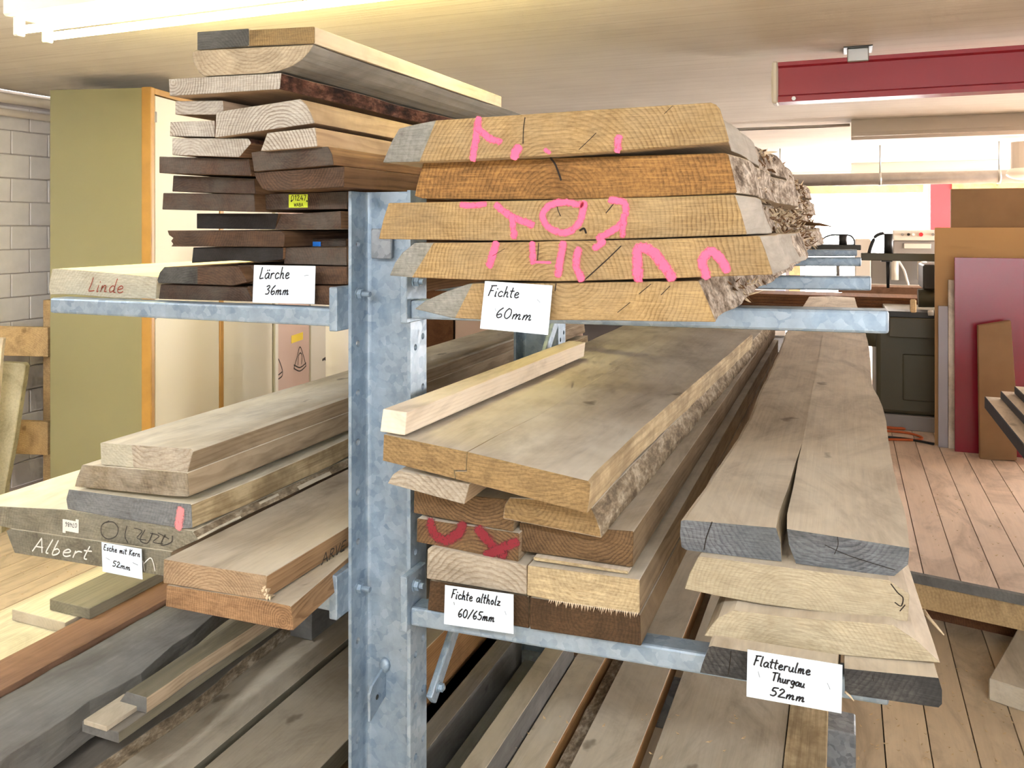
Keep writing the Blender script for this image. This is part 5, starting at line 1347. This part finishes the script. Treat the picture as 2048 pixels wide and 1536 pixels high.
tube('spindle', [P(1776, 522, YM + 0.24), P(1776, 545, YM + 0.24), P(1776, 576, YM + 0.24)], [0.014, 0.013, 0.010], 'machine_black', mc, 10)
box('spindle_flange', (P(1765, 525, YM).x, YM + 0.21, P(1765, 526, YM).z), (P(1788, 525, YM).x, YM + 0.27, P(1765, 521, YM).z), 'machine_black', mc)
tube('cable', spline([P(1738, 507, YM + 0.24), P(1743, 490, YM + 0.24), P(1752, 472, YM + 0.24), P(1768, 466, YM + 0.24)], 5), 0.012, 'machine_black', mc, 8)
tube('spindle_motor', [P(1686, 490, YM + 0.24), P(1686, 468, YM + 0.24)], 0.028, 'machine_black', mc, 16)
tube('cable', spline([P(1638, 489, YM + 0.24), P(1648, 476, YM + 0.24), P(1664, 470, YM + 0.24), P(1680, 470, YM + 0.24)], 5), 0.006, 'machine_black', mc, 8)
tube('cable', spline([P(1692, 470, YM + 0.24), P(1702, 472, YM + 0.24), P(1708, 480, YM + 0.24), P(1709, 490, YM + 0.24)], 5), 0.006, 'machine_black', mc, 8)
tube('spindle', [P(1676, 530, YM + 0.24), P(1676, 552, YM + 0.24)], 0.012, 'machine_grey', mc, 10)
box('boom_rear', (P(1600, 497, YM + .2).x, YM + 0.2, P(1600, 499, YM + .2).z), (P(1722, 497, YM + .2).x, YM + 0.27, P(1600, 489, YM + .2).z), 'machine_dark', mc, 0.003)
tube('knob', [P(1856, 626, 6.05), P(1867, 626, 6.05)], 0.018, 'machine_pale', mc, 10)
# pale machine by the window
pm = empty('panel_machine', P(1790, 600, 9.2)); pm.location.z = E(PLAT)
tag(pm, 'pale machine with a button panel standing in front of the window', 'machine')
YW = 9.2
boxpx('control_panel', 1786, 460, 1900, 481, YW - 0.05, 0.25, 'machine_pale', pm, 0.01)
pc = pm.children[0]
for u, m_ in ((1805, 'machine_grey'), (1817, 'machine_black'), (1827, 'window_white'), (1842, 'button_red'), (1866, 'machine_grey')):
    tube('button', [P(u, 469, YW - 0.05), P(u, 469, YW - 0.075)], 0.014 if m_ != 'button_red' else 0.02, m_, pc, 12)
boxpx('machine_body', 1786, 481, 1900, 512, YW, 0.5, 'machine_grey', pm, 0.01)
boxpx('tool_window', 1808, 487, 1862, 497, YW - 0.012, 0.012, 'machine_pale', pm, 0.003)
boxpx('machine_body', 1710, 478, 1742, 570, YW + 0.1, 0.5, 'machine_pale', pm, 0.01)
boxpx('machine_body', 1742, 512, 1900, 600, YW + 0.15, 0.4, 'machine_grey', pm, 0.01)
for u in (1786, 1838):
    tube('air_hose', spline([P(u + 10, 520, YW + 0.1), P(u + 22, 540, YW + 0.08), P(u + 28, 560, YW + 0.06), P(u + 33, 578, YW + 0.05)], 5), 0.012, 'window_white', pm, 8)
    tube('ram', [P(u + 4, 520, YW + 0.08), P(u + 4, 560, YW + 0.08)], 0.035, 'machine_pale', pm, 12)
boxpx('machine_table', 1700, 573, 1900, 583, YW - 0.2, 0.8, 'machine_pale', pm, 0.004)
lx0, lx1 = P(1705, 600, YW - 0.1).x, P(1895, 600, YW - 0.1).x
for x_ in (lx0, lx1 - 0.08):
    box('leg', (x_, YW - 0.15, E(PLAT)), (x_ + 0.08, YW - 0.07, P(1800, 583, YW - 0.2).z), 'machine_pale', pm)
# brown timber pile crossing behind the elm plank, on a bench
bn = empty('work_bench', (0.4, 7.45, E(PLAT))); tag(bn, 'low wooden bench under the brown board pile', 'bench')
zt = P(1700, 612, 7.2).z
box('bench_top', (-1.1, 7.15, zt - 0.05), (0.85, 7.75, zt), 'chestnut', bn, 0.004)
for x_ in (-1.05, 0.7):
    for y_ in (7.2, 7.62): box('leg', (x_, y_, E(PLAT if x_ > 0 else FLOOR)), (x_ + 0.08, y_ + 0.08, zt - 0.05), 'chestnut', bn)
for k in range(3):
    o = box('brown_board', (-1.05 + 0.02 * k, 7.2 + 0.01 * k, zt + 0.001 + k * 0.026), (0.80 + (k % 2) * 0.015, 7.6, zt + 0.025 + k * 0.026), 'chestnut', None, 0.002)
    o['tint'] = 1.25; o['seed'] = 200 + k
    tag(o, ('lowest', 'middle', 'topmost')[k] + ' brown board of the crosswise pile on the bench', 'board', 'brown boards on the bench')
pg = tag(box('pale_plank', (-0.05, 7.85, E(-0.60)), (0.75, 8.1, E(-0.54)), 'plank_brown', None, 0.003), 'pinkish plank lying crosswise below the window', 'plank')
ts = empty('trestle', (0.3, 7.95, E(PLAT))); tag(ts, 'simple trestle under the pinkish plank', 'trestle')
box('crossbar', (-0.02, 7.9, E(-0.66)), (0.72, 8.05, E(-0.601)), 'beam_orange', ts)
for x_ in (0.0, 0.64): box('leg', (x_, 7.92, E(PLAT)), (x_ + 0.06, 8.03, E(-0.66)), 'beam_orange', ts)
gb = boxpx('glue_bottle', 1821, 582, 1833, 608, 6.05, 0.05, 'beam_orange', None, 0.006); gb['tint'] = 1.4
gb.location.z = E(-0.584)
tag(gb, 'small orange wooden block standing on the machine table', 'block'); gb.name = 'wooden_block'
# striped blue post by the far window
bs = empty('striped_post', P(1563, 560, 12.6)); bs.location.z = E(FLOOR); tag(bs, 'blue and white striped post near the far window', 'post')
for k in range(13):
    x_ = bs.location.x
    box('stripe', (x_ - 0.09, 12.6, E(FLOOR) + k * 0.11), (x_ + 0.05, 12.66, E(FLOOR) + (k + 1) * 0.11), 'rope_blue' if k % 2 else 'window_white', bs)
# hoses on the raised floor
def hose(name, label, pts, r, mat, cat='hose'):
    tag(tube(name, spline([PZ(u, v, PLAT + r) for u, v in pts], 6), r, mat, None, 8), label, cat)
hose('air_hose', 'orange hose looped on the raised floor', [(1740, 853), (1775, 855), (1800, 857), (1868, 857)], 0.010, 'cable_orange')
hose('air_hose', 'orange hose end curling back on the raised floor', [(1730, 860), (1775, 862), (1815, 866), (1840, 873), (1843, 878), (1825, 880), (1780, 879), (1735, 882)], 0.008, 'cable_orange')
hose('power_cable', 'black cable on the raised floor near the sheets', [(1730, 872), (1775, 874), (1820, 879), (1868, 888)], 0.008, 'machine_black', 'cable')
lt = PZ(1770, 845, PLAT)
tag(box('floor_lath', (lt.x - 0.1, lt.y, E(PLAT)), (lt.x + 0.75, lt.y + 0.09, E(PLAT + 0.03)), 'chestnut', None, 0.003), 'brown lath lying on the raised floor before the machine plinth', 'lath')
# wood chips scattered on the floors
V, F = [], []; rn = random.Random(3)
def chips(n, ur, vr, z):
    for _ in range(n):
        p = PZ(rn.uniform(*ur), rn.uniform(*vr), z + 0.002); s = rn.uniform(0.002, 0.007); a_ = rn.uniform(0, 6.28)
        i = len(V)
        for k in range(4):
            V.append(p + Vector((math.cos(a_ + k * 1.57) * s * (1.8 if k % 2 else 0.6), math.sin(a_ + k * 1.57) * s * (1.8 if k % 2 else 0.6), 0.002 + 0.002 * (k % 2))))
        V.append(p)
        F.extend([(i, i + 1, i + 2, i + 3), (i, i + 4, i + 1), (i + 1, i + 4, i + 2), (i + 2, i + 4, i + 3), (i + 3, i + 4, i)])
chips(90, (1715, 2040), (1330, 1530), FLOOR); chips(40, (1800, 2040), (960, 1130), PLAT); chips(30, (10, 200), (1090, 1200), FLOOR)
o = link('wood_chips', mesh_from('wood_chips', V, F), 'chip', None); tag(o, 'pale wood chips scattered over the plank floors', 'wood chips', kind='stuff')
V, F = [], []
for (par, ur, vr, z, n) in ((None, (1000, 1500), (1430, 1530), -1.37, 24),):
    chips(n, ur, vr, z)
o = link('wood_chips', mesh_from('wood_chips', V, F), 'chip', None); tag(o, 'pale wood chips on the planks of the lowest level', 'wood chips', kind='stuff')

# defaults of the per-object wood properties
k = 0
for o in bpy.data.objects:
    if o.type == 'MESH':
        k += 1
        if 'tint' not in o: o['tint'] = 1.0
        if 'seed' not in o: o['seed'] = (k * 0.731) % 50
        if 'pith' not in o: o['pith'] = (0.03, 0.0, -0.15)
        sd = o['seed']; o['seedvec'] = (sd * 1.31, sd * 0.77, sd * 2.03)
